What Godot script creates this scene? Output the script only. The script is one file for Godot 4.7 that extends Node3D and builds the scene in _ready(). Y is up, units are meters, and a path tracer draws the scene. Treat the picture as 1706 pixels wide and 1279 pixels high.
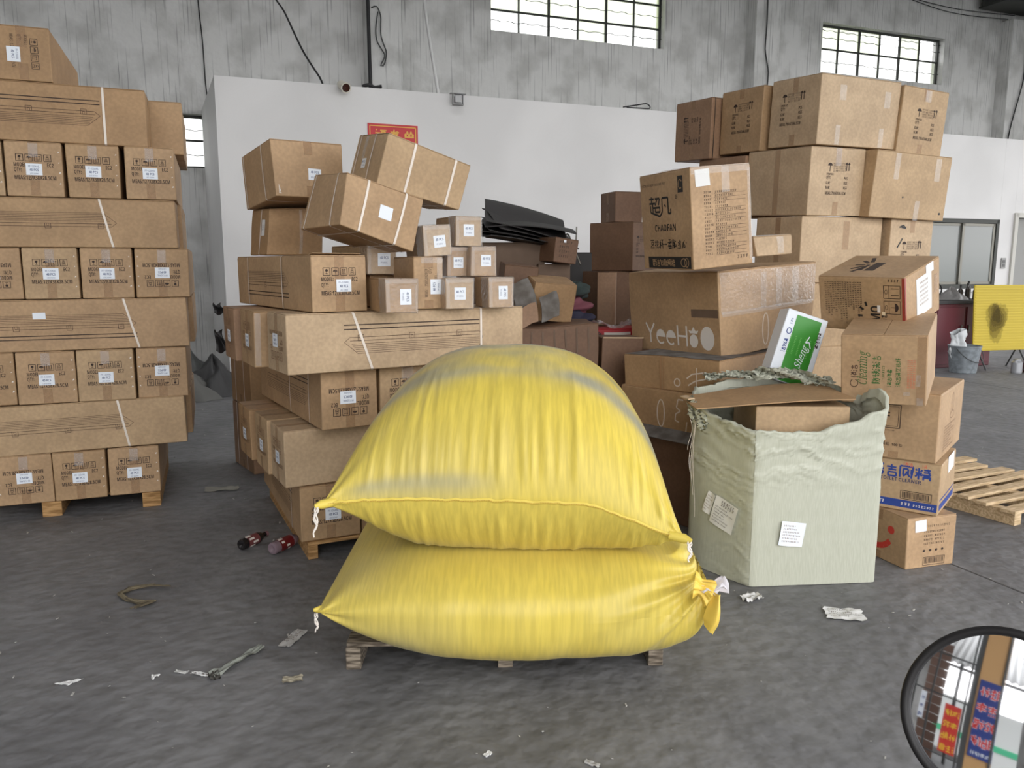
extends Node3D

# ------------------------------------------------------------------ small mesh builder
class Buf:
	var v := PackedVector3Array()
	var n := PackedVector3Array()
	var uv := PackedVector2Array()
	var c := PackedColorArray()
	var ix := PackedInt32Array()
	func add(p: Vector3, nn: Vector3, t := Vector2.ZERO, col := Color.WHITE) -> int:
		v.append(p)
		n.append(nn)
		uv.append(t)
		c.append(col)
		return v.size() - 1
	func tri(a: int, b: int, d: int) -> void:
		var g := (v[b] - v[a]).cross(v[d] - v[a])
		if g.dot(n[a] + n[b] + n[d]) > 0.0:
			ix.append_array(PackedInt32Array([a, d, b]))
		else:
			ix.append_array(PackedInt32Array([a, b, d]))
	func quad(a: int, b: int, d: int, e: int) -> void:
		tri(a, b, d)
		tri(a, d, e)
	func flat_quad(a: Vector3, b: Vector3, d: Vector3, e: Vector3, out: Vector3, col := Color.WHITE) -> void:
		var nn := (b - a).cross(d - a).normalized()
		if nn.dot(out) < 0.0:
			nn = -nn
		quad(add(a, nn, Vector2(0, 0), col), add(b, nn, Vector2(1, 0), col), add(d, nn, Vector2(1, 1), col), add(e, nn, Vector2(0, 1), col))
	# rounded box: half sizes h about centre o, edge radius r, k inner divisions, moved by basis b and then by warp
	func rbox(o: Vector3, h: Vector3, r := 0.004, k := 1, b := Basis(), warp = null) -> void:
		r = minf(r, minf(h.x, minf(h.y, h.z)) * 0.49)
		for ax in 3:
			var ua := (ax + 1) % 3
			var va := (ax + 2) % 3
			var us := _cuts(h[ua], r, k)
			var vs := _cuts(h[va], r, k)
			for sg in [-1.0, 1.0]:
				var first := v.size()
				for i in us.size():
					for j in vs.size():
						var p := Vector3.ZERO
						p[ax] = sg * h[ax]
						p[ua] = us[i]
						p[va] = vs[j]
						var q := Vector3(clampf(p.x, -h.x + r, h.x - r), clampf(p.y, -h.y + r, h.y - r), clampf(p.z, -h.z + r, h.z - r))
						var d := (p - q).normalized()
						var w := b * (q + d * r) + o
						if warp != null:
							w = warp.call(w)
						add(w, b * d, Vector2(us[i], vs[j]))
				for i in us.size() - 1:
					for j in vs.size() - 1:
						var a := first + i * vs.size() + j
						quad(a, a + 1, a + vs.size() + 1, a + vs.size())
	func _cuts(h: float, r: float, k: int) -> Array:
		var l := [-h]
		for i in k + 1:
			l.append(lerpf(-h + r, h - r, float(i) / k))
		l.append(h)
		return l
	# grid of points f(s, t) with s, t in 0..1; normals from the grid itself, turned to face away from `inside` when given, else towards `out`
	func sheet(nx: int, ny: int, f: Callable, out := Vector3.ZERO, inside = null, colors = null) -> void:
		var first := v.size()
		var P := []
		var agree := 0.0
		for i in nx + 1:
			for j in ny + 1:
				P.append(f.call(float(i) / nx, float(j) / ny))
		for i in nx + 1:
			for j in ny + 1:
				var i0 := maxi(i - 1, 0)
				var i1 := mini(i + 1, nx)
				var j0 := maxi(j - 1, 0)
				var j1 := mini(j + 1, ny)
				var p: Vector3 = P[i * (ny + 1) + j]
				var du: Vector3 = P[i1 * (ny + 1) + j] - P[i0 * (ny + 1) + j]
				var dv: Vector3 = P[i * (ny + 1) + j1] - P[i * (ny + 1) + j0]
				var nn := du.cross(dv)
				if nn.length_squared() < 1e-18:
					nn = out if out != Vector3.ZERO else Vector3.UP
				nn = nn.normalized()
				var ref: Vector3 = out if inside == null else p - inside
				agree += signf(nn.dot(ref))
				var col: Color = colors.call(float(i) / nx, float(j) / ny, p) if colors != null else Color.WHITE
				add(p, nn, Vector2(float(i) / nx, float(j) / ny), col)
		if agree < 0.0:
			for i in range(first, n.size()):
				n[i] = -n[i]
		for i in nx:
			for j in ny:
				var a := first + i * (ny + 1) + j
				quad(a, a + 1, a + ny + 2, a + ny + 1)
	func tube(path: Array, rad, sides := 8, cap := true) -> void:
		var first := v.size()
		var up := Vector3.UP
		for i in path.size():
			var d: Vector3 = (path[mini(i + 1, path.size() - 1)] - path[maxi(i - 1, 0)]).normalized()
			if absf(d.dot(up)) > 0.95:
				up = Vector3.RIGHT if absf(d.x) < 0.8 else Vector3.FORWARD
			var s := d.cross(up).normalized()
			up = s.cross(d).normalized()
			var r: float = rad[i] if rad is Array else rad
			for k in sides:
				var a := TAU * k / sides
				var nn := s * cos(a) + up * sin(a)
				add(path[i] + nn * r, nn, Vector2(float(k) / sides, i))
		for i in path.size() - 1:
			for k in sides:
				var a := first + i * sides + k
				var b := first + i * sides + (k + 1) % sides
				quad(a, b, b + sides, a + sides)
		if cap:
			for e in [0, path.size() - 1]:
				var d: Vector3 = (path[0] - path[1]).normalized() if e == 0 else (path[-1] - path[-2]).normalized()
				var m := add(path[e], d)
				var ring := []
				for k in sides:
					ring.append(add(v[first + e * sides + k], d))
				for k in sides:
					tri(m, ring[k], ring[(k + 1) % sides])
	# profile of [radius, height] turned about the y axis, moved by xf
	func lathe(prof: Array, sides := 24, xf := Transform3D()) -> void:
		for i in prof.size() - 1:
			var a: Vector2 = prof[i]
			var b: Vector2 = prof[i + 1]
			var e := b - a
			var nn2 := Vector2(e.y, -e.x).normalized()
			var first := v.size()
			for k in sides + 1:
				var t := TAU * k / sides
				var rd := Vector3(cos(t), 0, sin(t))
				var nn := xf.basis * (rd * nn2.x + Vector3.UP * nn2.y)
				add(xf * (rd * a.x + Vector3.UP * a.y), nn, Vector2(float(k) / sides, a.y))
				add(xf * (rd * b.x + Vector3.UP * b.y), nn, Vector2(float(k) / sides, b.y))
			for k in sides:
				var q := first + k * 2
				quad(q, q + 1, q + 3, q + 2)
	func mesh() -> ArrayMesh:
		var a := []
		a.resize(Mesh.ARRAY_MAX)
		a[Mesh.ARRAY_VERTEX] = v
		a[Mesh.ARRAY_NORMAL] = n
		a[Mesh.ARRAY_TEX_UV] = uv
		a[Mesh.ARRAY_COLOR] = c
		a[Mesh.ARRAY_INDEX] = ix
		var m := ArrayMesh.new()
		m.add_surface_from_arrays(Mesh.PRIMITIVE_TRIANGLES, a)
		return m

# ------------------------------------------------------------------ flat print: triangles in (u, v) metres on a face
class Ink:
	var t := PackedVector2Array()
	static var fonts := {}
	static var cache := {}
	func tri(a: Vector2, b: Vector2, d: Vector2) -> void:
		t.append_array(PackedVector2Array([a, b, d]))
	func line(a: Vector2, b: Vector2, w: float) -> void:
		var l := a.distance_to(b)
		var k := maxi(1, int(l / 0.08))
		var s := (b - a).normalized().orthogonal() * w * 0.5
		for i in k:
			var p := a.lerp(b, float(i) / k)
			var q := a.lerp(b, float(i + 1) / k)
			tri(p - s, q - s, q + s)
			tri(p - s, q + s, p + s)
	func path(pts: Array, w: float) -> void:
		for i in pts.size() - 1:
			line(pts[i], pts[i + 1], w)
	func rect(x: float, y: float, w: float, h: float) -> void:
		line(Vector2(x - w / 2, y), Vector2(x + w / 2, y), h)
	func frame(x: float, y: float, w: float, h: float, e: float) -> void:
		path([Vector2(x - w / 2, y - h / 2), Vector2(x + w / 2, y - h / 2), Vector2(x + w / 2, y + h / 2), Vector2(x - w / 2, y + h / 2), Vector2(x - w / 2, y - h / 2)], e)
	func disc(x: float, y: float, rx: float, ry: float, a0 := 0.0, a1 := TAU) -> void:
		for i in 20:
			var a := lerpf(a0, a1, i / 20.0)
			var b := lerpf(a0, a1, (i + 1) / 20.0)
			tri(Vector2(x, y), Vector2(x + rx * cos(a), y + ry * sin(a)), Vector2(x + rx * cos(b), y + ry * sin(b)))
	func ring(x: float, y: float, rx: float, ry: float, w: float, a0 := 0.0, a1 := TAU) -> void:
		var p := []
		for i in 21:
			var a := lerpf(a0, a1, i / 20.0)
			p.append(Vector2(x + rx * cos(a), y + ry * sin(a)))
		path(p, w)
	func poly(pts: Array) -> void:
		var pk := PackedVector2Array(pts)
		for i in Geometry2D.triangulate_polygon(pk):
			t.append(pk[i])
	# text with its lower left at (x, y), capital height h; al 0 left, 1 middle, 2 right; squeeze narrows it
	func text(s: String, x: float, y: float, h: float, al := 0, bold := true, squeeze := 1.0, turn := 0.0, face := "Droid Sans", slant := 0.0) -> void:
		var key := s + face + str(bold)
		if not cache.has(key):
			var fk := face + str(bold)
			if not fonts.has(fk):
				var f := SystemFont.new()
				f.font_names = PackedStringArray([face])
				f.font_weight = 700 if bold else 400
				fonts[fk] = f
			var tm := TextMesh.new()
			tm.text = s
			tm.font = fonts[fk]
			tm.font_size = 40
			tm.pixel_size = 0.01
			tm.depth = 0.0
			tm.curve_step = 4.0
			tm.horizontal_alignment = HORIZONTAL_ALIGNMENT_LEFT
			var arr := tm.get_mesh_arrays()
			var vs: PackedVector3Array = arr[Mesh.ARRAY_VERTEX]
			var out := PackedVector2Array()
			var idx = arr[Mesh.ARRAY_INDEX]
			if idx != null and idx.size():
				for i in idx:
					out.append(Vector2(vs[i].x, vs[i].y))
			else:
				for p in vs:
					out.append(Vector2(p.x, p.y))
			var lo := Vector2(1e9, 1e9)
			var hi := -lo
			for p in out:
				lo = Vector2(minf(lo.x, p.x), minf(lo.y, p.y))
				hi = Vector2(maxf(hi.x, p.x), maxf(hi.y, p.y))
			cache[key] = [out, lo, hi]
		var c = cache[key]
		var k := h / 0.286
		var wid: float = (c[2].x - c[1].x) * k * squeeze
		for p in c[0]:
			var q := Vector2((p.x - c[1].x) * k * squeeze - wid * al * 0.5, (p.y - c[1].y) * k)
			q.x += q.y * slant
			t.append(Vector2(x, y) + q.rotated(turn))
	const HAN := {
		"超": "0848 2926 0656 3632 3454 1512 1290 5898 9885 7855 5494925254",
		"凡": "2822 2200 2878 7871 7191 9193 4554",
		"洁": "0918 0614 0013 3797 6965 4595 4393904043",
		"厕": "1999 1910 3732 3767 6762 5553 5331 5571 8783 9980",
		"精": "0545 2920 0817 4836 2502 2543 5898 5696 4494 7994 5350 5393 9390 5292",
		"饼": "2916 1747 4736 2721 2143 6857 8879 5696 4393 6660 8680",
		"干": "1898 0595 5850",
		"豆": "1999 3777 7774 7434 3437 3312 7381 0191",
		"花": "0797 3925 6975 3503 2420 8553 5651 5191 9193",
		"杯": "0646 2920 2501 2543 4999 7952 7670 7594",
		"香": "2979 0696 5950 5602 5698 2424 2383 2320 8380 2080 2282",
		"脆": "1900 1939 3930 1636 1333 6957 5787 7767 4656 5650 4641 6666 6562 6282 8284",
		"点": "5956 5787 2656 2683 8623 2382 2081 1100 3120 5041 8070",
		"心": "2610 3731 3161 6163 6154 5857 8695",
		"防": "1910 1939 3926 2634 3421 6958 4797 6752 5240 6586 8682 8260",
		"锈": "2916 1737 0545 2721 2143 5989 4797 7964 5596 4474 7462 6240 7494 9390",
		"清": "0918 0614 0013 4898 5696 3494 7994 4350 4393 9390 4292",
		"爽": "0898 2614 1426 7664 6476 5952 5220 5280",
		"洗": "0918 0614 0013 4837 4797 6964 3494 6430 7471 7191 9193",
		"健": "2904 1610 4968 6844 4460 4488 5797 5595 7990 4393",
		"规": "0747 0545 2925 2500 2542 5953 5989 8983 7652 7471 7191",
		"格": "0646 2920 2501 2543 6957 6888 8854 6496 5250 5292 9290 5090",
		"包": "2916 2797 9793 9383 3767 6764 3464 3731 3191 9193",
		"胜": "1900 1939 3930 1636 1333 6957 5797 7970 5494 4090",
		"杰": "0797 5952 5623 5683 2010 4030 6050 8070",
		"轮": "0747 2925 2545 3520 0343 6946 6996 6561 6191 8563",
		"胎": "1900 1939 3930 1636 1333 6955 5595 8696 5450 5494 9490 5090",
		"补": "1928 0646 4603 2420 3533 6960 6583",
		"汽": "0918 0614 0013 4936 4797 4585 4383 8391 9193",
		"车": "0797 4925 2585 0393 5950",
		"修": "2904 1610 4642 6957 6797 8754 5488 7463 7552 8540",
		"福": "1918 0646 4603 2420 4898 5787 5755 5585 8587 5490 5454 9490 5090 7470 5292",
		"贴": "1939 1913 3913 3933 2622 2200 2242 6965 6595 5454 5150 5494 9490 5090",
		"注": "0918 0614 0013 5968 4797 4494 3090 6760",
		"意": "5958 2888 0696 2424 2484 2420 2080 8084 2282",
		"发": "2737 3797 5930 4686 8630 3692 7887",
		"商": "5958 0898 1610 1696 9690 3847 6857 3464 3430 6430 3060",
	}
	func han(s: String, x: float, y: float, h: float, w := 0.1, squeeze := 1.0, turn := 0.0, gap := 1.15) -> void:
		var at := 0.0
		for ch in s:
			if HAN.has(ch):
				for st in HAN[ch].split(" "):
					var pts := []
					for i in st.length() / 2:
						if st[i * 2].is_valid_int() and st[i * 2 + 1].is_valid_int():
							var q := Vector2((st[i * 2].to_int() / 9.0) * h * squeeze + at, st[i * 2 + 1].to_int() / 9.0 * h)
							pts.append(Vector2(x, y) + q.rotated(turn))
					path(pts, h * w)
			at += h * squeeze * gap
	# rows of tiny print too small to read
	func fine(x0: float, x1: float, y: float, h: float, r: RandomNumberGenerator) -> void:
		var x := x0
		while x < x1:
			var w := h * r.randf_range(0.5, 0.9)
			line(Vector2(x, y + h * 0.9), Vector2(x + w, y + h * 0.9), h * 0.16)
			line(Vector2(x, y + h * 0.1), Vector2(x + w * r.randf_range(0.4, 1.0), y + h * 0.1), h * 0.16)
			line(Vector2(x + w * r.randf_range(0.2, 0.8), y), Vector2(x + w * 0.5, y + h), h * 0.17)
			if r.randf() < 0.5:
				line(Vector2(x, y + h * 0.5), Vector2(x + w, y + h * 0.5), h * 0.15)
			x += h * 1.12
	func turned(a: float) -> Ink:
		for i in t.size():
			t[i] = t[i].rotated(a)
		return self
	func moved(d: Vector2) -> Ink:
		for i in t.size():
			t[i] += d
		return self

var M := {}
var names := {}
var rnd := RandomNumberGenerator.new()
const YAW := 21.0            # the building stands turned by this much to the camera
var hall := Basis(Vector3.UP, deg_to_rad(YAW))

# ------------------------------------------------------------------ nodes
func numbered(called: String) -> String:
	var k: int = names.get(called, 0)
	names[called] = k + 1
	return called if k == 0 else "%s_%03d" % [called, k]

func tag(o: Node, label: String, category: String, group := "", kind := "") -> Node:
	if label:
		o.set_meta("label", label)
	if category:
		o.set_meta("category", category)
	if group:
		o.set_meta("group", group)
	if kind:
		o.set_meta("kind", kind)
	return o

func thing(called: String, label: String, category: String, at := Vector3.ZERO, b := Basis(), group := "") -> Node3D:
	var o := Node3D.new()
	o.name = numbered(called)
	add_child(o, true)
	o.transform = Transform3D(b, at)
	tag(o, label, category, group)
	return o

func part(called: String, b, m: Material, parent: Node, at := Vector3.ZERO, label := "") -> MeshInstance3D:
	var o := MeshInstance3D.new()
	o.name = called if parent != self else numbered(called)
	o.mesh = b.mesh() if b is Buf else b
	o.material_override = m
	o.position = at
	if label:
		o.set_meta("label", label)
	parent.add_child(o, true)
	return o

func structure(called: String, b, m: Material, parent: Node = self) -> MeshInstance3D:
	var o := part(called, b, m, parent)
	if parent == self:
		o.set_meta("kind", "structure")
		o.transform = Transform3D(hall, Vector3.ZERO)
	return o

func block(lo: Vector3, hi: Vector3, r := 0.005) -> Buf:
	var b := Buf.new()
	b.rbox((lo + hi) / 2, (hi - lo) / 2, r)
	return b

func spin(yaw: float, pitch := 0.0, roll := 0.0) -> Basis:
	return Basis(Vector3.UP, deg_to_rad(yaw)) * Basis(Vector3.RIGHT, deg_to_rad(pitch)) * Basis(Vector3.BACK, deg_to_rad(roll))

# ------------------------------------------------------------------ materials
func mat(c: Color, rough := 0.8, metal := 0.0) -> StandardMaterial3D:
	var m := StandardMaterial3D.new()
	m.albedo_color = c
	m.roughness = rough
	m.metallic = metal
	return m

func noise(seed_: int, freq: float, lo: Color, hi: Color, oct := 4, size := 512, a := 0.25, z := 0.75, kind := FastNoiseLite.TYPE_SIMPLEX_SMOOTH) -> NoiseTexture2D:
	var f := FastNoiseLite.new()
	f.seed = seed_
	f.noise_type = kind
	f.frequency = freq
	f.fractal_octaves = oct
	var g := Gradient.new()
	g.offsets = PackedFloat32Array([a, z])
	g.colors = PackedColorArray([lo, hi])
	var t := NoiseTexture2D.new()
	t.width = size
	t.height = size
	t.seamless = true
	t.noise = f
	t.color_ramp = g
	return t

func bumps(seed_: int, freq: float, strength := 4.0, oct := 4) -> NoiseTexture2D:
	var t := noise(seed_, freq, Color.BLACK, Color.WHITE, oct)
	t.color_ramp = null
	t.as_normal_map = true
	t.bump_strength = strength
	return t

func tri_scale(m: StandardMaterial3D, s: Vector3, world := false) -> void:
	m.uv1_triplanar = true
	m.uv1_world_triplanar = world
	m.uv1_scale = s

func detail(m: StandardMaterial3D, t: Texture2D, s: Vector3, world := false) -> void:
	m.detail_enabled = true
	m.detail_blend_mode = BaseMaterial3D.BLEND_MODE_MUL
	m.detail_albedo = t
	m.detail_uv_layer = BaseMaterial3D.DETAIL_UV_2
	m.uv2_triplanar = true
	m.uv2_world_triplanar = world
	m.uv2_scale = s

func g(x: float) -> Color:
	return Color(x, x, x)

func make_materials() -> void:
	var fibre := noise(3, 0.03, g(0.945), g(1.0), 5)
	var blot := noise(4, 0.005, Color(0.94, 0.935, 0.93), g(1.0), 3)
	var wave := bumps(5, 0.012, 3.0, 3)
	var tones := [Color8(186, 154, 117), Color8(181, 149, 111), Color8(190, 161, 124), Color8(176, 142, 103), Color8(197, 171, 138), Color8(158, 125, 97), Color8(120, 90, 68)]  # last tone is the brown darkened to paint in shade
	for i in tones.size():
		var m := mat(tones[i], 0.62)
		m.albedo_texture = fibre
		tri_scale(m, Vector3.ONE * 2.2)
		m.normal_enabled = true
		m.normal_texture = wave
		m.normal_scale = 0.12
		detail(m, blot, Vector3.ONE * 1.3)
		M["kraft%d" % i] = m
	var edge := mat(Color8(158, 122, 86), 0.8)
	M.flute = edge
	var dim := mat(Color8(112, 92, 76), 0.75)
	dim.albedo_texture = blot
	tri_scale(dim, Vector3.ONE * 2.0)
	M.darkboard = dim  # darker greyish brown for heap cartons, a crease and a scuff
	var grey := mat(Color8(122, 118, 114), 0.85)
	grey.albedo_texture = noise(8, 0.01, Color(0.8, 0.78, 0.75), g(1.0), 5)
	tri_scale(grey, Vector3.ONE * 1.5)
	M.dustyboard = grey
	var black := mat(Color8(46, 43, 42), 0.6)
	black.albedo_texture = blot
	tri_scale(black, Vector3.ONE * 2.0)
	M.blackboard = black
	var tape := mat(Color(0.70, 0.56, 0.42, 0.38), 0.3)
	tape.transparency = BaseMaterial3D.TRANSPARENCY_ALPHA
	tape.normal_enabled = true
	tape.normal_texture = bumps(6, 0.03, 6.0)
	tri_scale(tape, Vector3.ONE * 4.0)
	M.tape = tape
	var clear := mat(Color(0.93, 0.93, 0.92, 0.14), 0.2)
	clear.metallic_specular = 1.0
	clear.transparency = BaseMaterial3D.TRANSPARENCY_ALPHA
	clear.normal_enabled = true
	clear.normal_texture = tape.normal_texture
	tri_scale(clear, Vector3.ONE * 5.0)
	M.cleartape = clear
	var film := mat(Color(0.95, 0.95, 0.95, 0.08), 0.15)
	film.transparency = BaseMaterial3D.TRANSPARENCY_ALPHA
	film.metallic_specular = 1.0
	film.normal_enabled = true
	film.normal_texture = bumps(7, 0.02, 9.0)
	film.normal_scale = 1.3
	tri_scale(film, Vector3.ONE * 4.0)
	M.film = film
	var shine := mat(Color(0.94, 0.93, 0.92, 0.17), 0.26)
	shine.transparency = BaseMaterial3D.TRANSPARENCY_ALPHA
	shine.metallic_specular = 1.0
	shine.normal_enabled = true
	shine.normal_texture = film.normal_texture
	shine.normal_scale = 1.5
	tri_scale(shine, Vector3.ONE * 6.0)
	M.shine = shine
	M.ink = mat(Color8(52, 36, 28), 0.7)
	M.inkgrey = mat(Color8(82, 60, 46), 0.7)
	M.inkpale = mat(Color8(128, 98, 72), 0.7)
	M.black = mat(Color8(26, 24, 24), 0.55)
	M.white = mat(Color8(232, 238, 245), 0.6)
	M.whiteink = mat(Color8(222, 216, 208), 0.7)
	M.chalk = mat(Color8(205, 192, 176), 0.9)
	M.bluetext = mat(Color8(70, 88, 128), 0.6)
	M.blue = mat(Color8(34, 62, 138), 0.6)
	M.red = mat(Color8(196, 60, 48), 0.6)
	M.redtape = mat(Color8(150, 52, 44), 0.45)
	M.orange = mat(Color8(206, 112, 84), 0.7)
	M.green = mat(Color8(66, 104, 52), 0.6)
	M.gloss_green = mat(Color8(52, 140, 40), 0.35)
	M.paper = mat(Color8(226, 226, 224), 0.75)
	var strap := mat(Color8(226, 216, 204), 0.35)
	M.strap = strap
	var wood := mat(Color8(190, 150, 100), 0.8)
	wood.albedo_texture = noise(11, 0.012, Color(0.72, 0.68, 0.6), g(1.0), 5)
	tri_scale(wood, Vector3(0.9, 7.0, 7.0))
	M.wood = wood
	var oldw := mat(Color8(150, 138, 122), 0.9)
	oldw.albedo_texture = noise(12, 0.014, Color(0.5, 0.48, 0.46), g(1.0), 5)
	tri_scale(oldw, Vector3(0.9, 8.0, 8.0))
	oldw.heightmap_enabled = false
	M.oldwood = oldw
	var palew := mat(Color8(216, 192, 156), 0.8)
	palew.albedo_texture = noise(13, 0.012, Color(0.82, 0.79, 0.73), g(1.0), 5)
	tri_scale(palew, Vector3(0.9, 7.0, 7.0))
	M.palewood = palew
	# the hall
	var conc := mat(Color8(214, 214, 212), 0.9)
	conc.albedo_texture = noise(21, 0.005, Color(0.885, 0.885, 0.88), g(1.0), 6, 1024, 0.22, 0.6)
	tri_scale(conc, Vector3(0.22, 0.22, 0.22))
	detail(conc, noise(22, 0.03, Color(0.76, 0.76, 0.765), g(1.0), 3, 1024, 0.14, 0.32), Vector3(0.85, 0.014, 0.85))
	conc.normal_enabled = true
	conc.normal_texture = bumps(23, 0.02, 5.0)
	conc.normal_scale = 0.5
	M.concrete = conc
	var white := mat(Color8(228, 227, 226), 0.75)
	white.albedo_texture = noise(24, 0.004, g(0.965), g(1.0), 3)
	tri_scale(white, Vector3.ONE * 0.25)
	M.plaster = white
	var fl := mat(Color8(125, 125, 126), 0.62)
	fl.albedo_texture = noise(31, 0.004, Color(0.90, 0.90, 0.905), g(1.0), 6, 1024, 0.25, 0.75)
	tri_scale(fl, Vector3.ONE * 0.3)
	detail(fl, noise(32, 0.02, Color(0.91, 0.91, 0.905), g(1.0), 6, 1024, 0.25, 0.62), Vector3(0.35, 0.35, 0.7))
	fl.normal_enabled = true
	fl.normal_texture = bumps(33, 0.05, 3.0)
	fl.normal_scale = 0.4
	M.floor = fl
	M.joint = mat(Color8(48, 47, 46), 0.95)
	M.roof = mat(Color8(150, 150, 150), 0.8)
	M.steel = mat(Color8(74, 76, 76), 0.6, 0.3)
	M.darksteel = mat(Color8(58, 60, 56), 0.55, 0.2)
	var pane := mat(Color(0.82, 0.86, 0.72, 0.30), 0.15)
	pane.transparency = BaseMaterial3D.TRANSPARENCY_ALPHA
	M.pane = pane
	var frost := mat(Color(0.80, 0.83, 0.70, 0.55), 0.5)
	frost.transparency = BaseMaterial3D.TRANSPARENCY_ALPHA
	frost.backlight_enabled = true
	frost.backlight = Color(0.75, 0.8, 0.62)
	M.frost = frost
	M.officeglass = mat(Color8(132, 136, 134), 0.12)
	M.alu = mat(Color8(122, 120, 112), 0.4, 0.5)
	M.doorgrey = mat(Color8(150, 150, 147), 0.6)
	M.cable = mat(Color8(34, 34, 36), 0.6)
	M.rod = mat(Color8(214, 214, 212), 0.5)

# ------------------------------------------------------------------ cartons
var dent := FastNoiseLite.new()

func fp(K: Dictionary, face: String, u: float, v: float, off := 0.0) -> Vector3:
	var w: float = K.w / 2
	var h: float = K.h
	var d: float = K.d / 2
	match face:
		"front": return Vector3(u, h / 2 + v, d + off)
		"back": return Vector3(-u, h / 2 + v, -d - off)
		"left": return Vector3(-w - off, h / 2 + v, u)
		"right": return Vector3(w + off, h / 2 + v, -u)
		"top": return Vector3(u, h + off, -v)
	return Vector3(u, -off, v)

func fn(face: String) -> Vector3:
	return {"front": Vector3.BACK, "back": Vector3.FORWARD, "left": Vector3.LEFT, "right": Vector3.RIGHT, "top": Vector3.UP, "bottom": Vector3.DOWN}[face]

func warped(K: Dictionary, p: Vector3) -> Vector3:
	var x: float = clampf(p.x / (K.w / 2), -1.03, 1.03)
	var y: float = clampf(p.y / (K.h / 2) - 1.0, -1.03, 1.03)
	var z: float = clampf(p.z / (K.d / 2), -1.03, 1.03)
	var o := Vector3.ZERO
	for i in 8:
		var c: Vector3 = K.off[i]
		if c != Vector3.ZERO:
			o += c * (1 + (x if i & 1 else -x)) * (1 + (y if i & 2 else -y)) * (1 + (z if i & 4 else -z)) / 8.0
	var b: Vector3 = K.bulge
	o.x += b.x * x * (1 - y * y) * (1 - z * z)
	o.y += b.y * maxf(y, 0.0) * (1 - x * x) * (1 - z * z)
	o.z += b.z * z * (1 - x * x) * (1 - y * y)
	if K.crumple > 0.0:
		var q = p * 9.0 + K.salt
		var keep := clampf(1.0 + y, 0.0, 1.0)
		o += Vector3(dent.get_noise_3dv(q * 10.0), dent.get_noise_3dv(q * 10.0 + Vector3.ONE * 300.0) * keep, dent.get_noise_3dv(q * 10.0 + Vector3.ONE * 700.0)) * K.crumple
	return p + o

# o: seam "x" or "z" (the way the top seam runs), tape (how far the seam tape comes down the ends), bulge, crumple, off {corner: shift}, lift (angle of an opened flap)
func carton(label: String, group: String, at: Vector3, size: Vector3, rot: Vector3, tone := 0, o := {}) -> Dictionary:
	var called: String = o.get("name", "carton")
	var n := thing(called, label, o.get("category", "carton"), at, spin(rot.x, rot.y, rot.z), group)
	var K := {"node": n, "w": size.x, "h": size.y, "d": size.z, "crumple": o.get("crumple", 0.0), "salt": Vector3(rnd.randf(), rnd.randf(), rnd.randf()) * 50.0, "bulge": o.get("bulge", Vector3(0.003, 0.0, 0.003))}
	K.off = []
	var j: float = o.get("jitter", 0.003)
	for i in 8:
		var e := Vector3(rnd.randf_range(-j, j), 0, rnd.randf_range(-j, j))
		K.off.append(e + o.get("off", {}).get(i, Vector3.ZERO))
	var m: Material = o.get("mat", M["kraft%d" % tone])
	var t := 0.004
	var k: int = 8 if K.crumple > 0.0 else 4
	var wf := func(p): return warped(K, p)
	var b := Buf.new()
	b.rbox(Vector3(0, (size.y - t) / 2, 0), Vector3(size.x, size.y - t, size.z) / 2, minf(0.007, size.y * 0.06), k, Basis(), wf)
	part("body", b, m, n)
	var seam: String = o.get("seam", "x")
	if o.get("flaps", true):
		for s in [-1.0, 1.0]:
			b = Buf.new()
			var hw := Vector3(size.x / 2 - 0.003, t / 2, size.z / 4 - 0.002) if seam == "x" else Vector3(size.x / 4 - 0.002, t / 2, size.z / 2 - 0.003)
			var c := Vector3(0, size.y - t / 2, s * (size.z / 4 - 0.0005)) if seam == "x" else Vector3(s * (size.x / 4 - 0.0005), size.y - t / 2, 0)
			b.rbox(c, hw, 0.0015, k, Basis(), wf)
			part("flap", b, m, n)
	var tl: float = o.get("tape", 0.09)
	if tl > 0.0:
		var tw: float = o.get("tape_width", 0.05)
		var runs := []
		if o.get("flaps", true):
			runs.append(["top", -size.x / 2, -tw / 2, size.x / 2, tw / 2] if seam == "x" else ["top", -tw / 2, -size.z / 2, tw / 2, size.z / 2])
		for f in (["left", "right"] if seam == "x" else ["front", "back"]):
			var lowest := size.y / 2 - tl
			if tl > size.y * 0.8:
				lowest = -size.y / 2 + 0.006
			else:
				runs.append([f, -tw / 2, -size.y / 2 + 0.006, tw / 2, -size.y / 2 + tl * 0.8])
			runs.append([f, -tw / 2, lowest, tw / 2, size.y / 2 - 0.004])
		for e in runs:
			b = Buf.new()
			patch(b, K, e[0], e[1], e[2], e[3], e[4], 0.0008)
			part("tape", b, o.get("tape_mat", M.tape), n)
	return K

func patch(b: Buf, K: Dictionary, face: String, u0: float, v0: float, u1: float, v1: float, off: float, rough := 0.0) -> void:
	var nx := clampi(int(absf(u1 - u0) / 0.06), 1, 10)
	var ny := clampi(int(absf(v1 - v0) / 0.06), 1, 10)
	if rough > 0.0:
		nx = maxi(nx * 3, 6)
		ny = maxi(ny * 3, 6)
	b.sheet(nx, ny, func(s, t):
		var r := 0.0
		if rough > 0.0:
			r = absf(dent.get_noise_3dv((fp(K, face, lerpf(u0, u1, s), lerpf(v0, v1, t)) + K.salt) * 260.0)) * rough
		return warped(K, fp(K, face, lerpf(u0, u1, s), lerpf(v0, v1, t), off + r)), fn(face))

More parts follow.
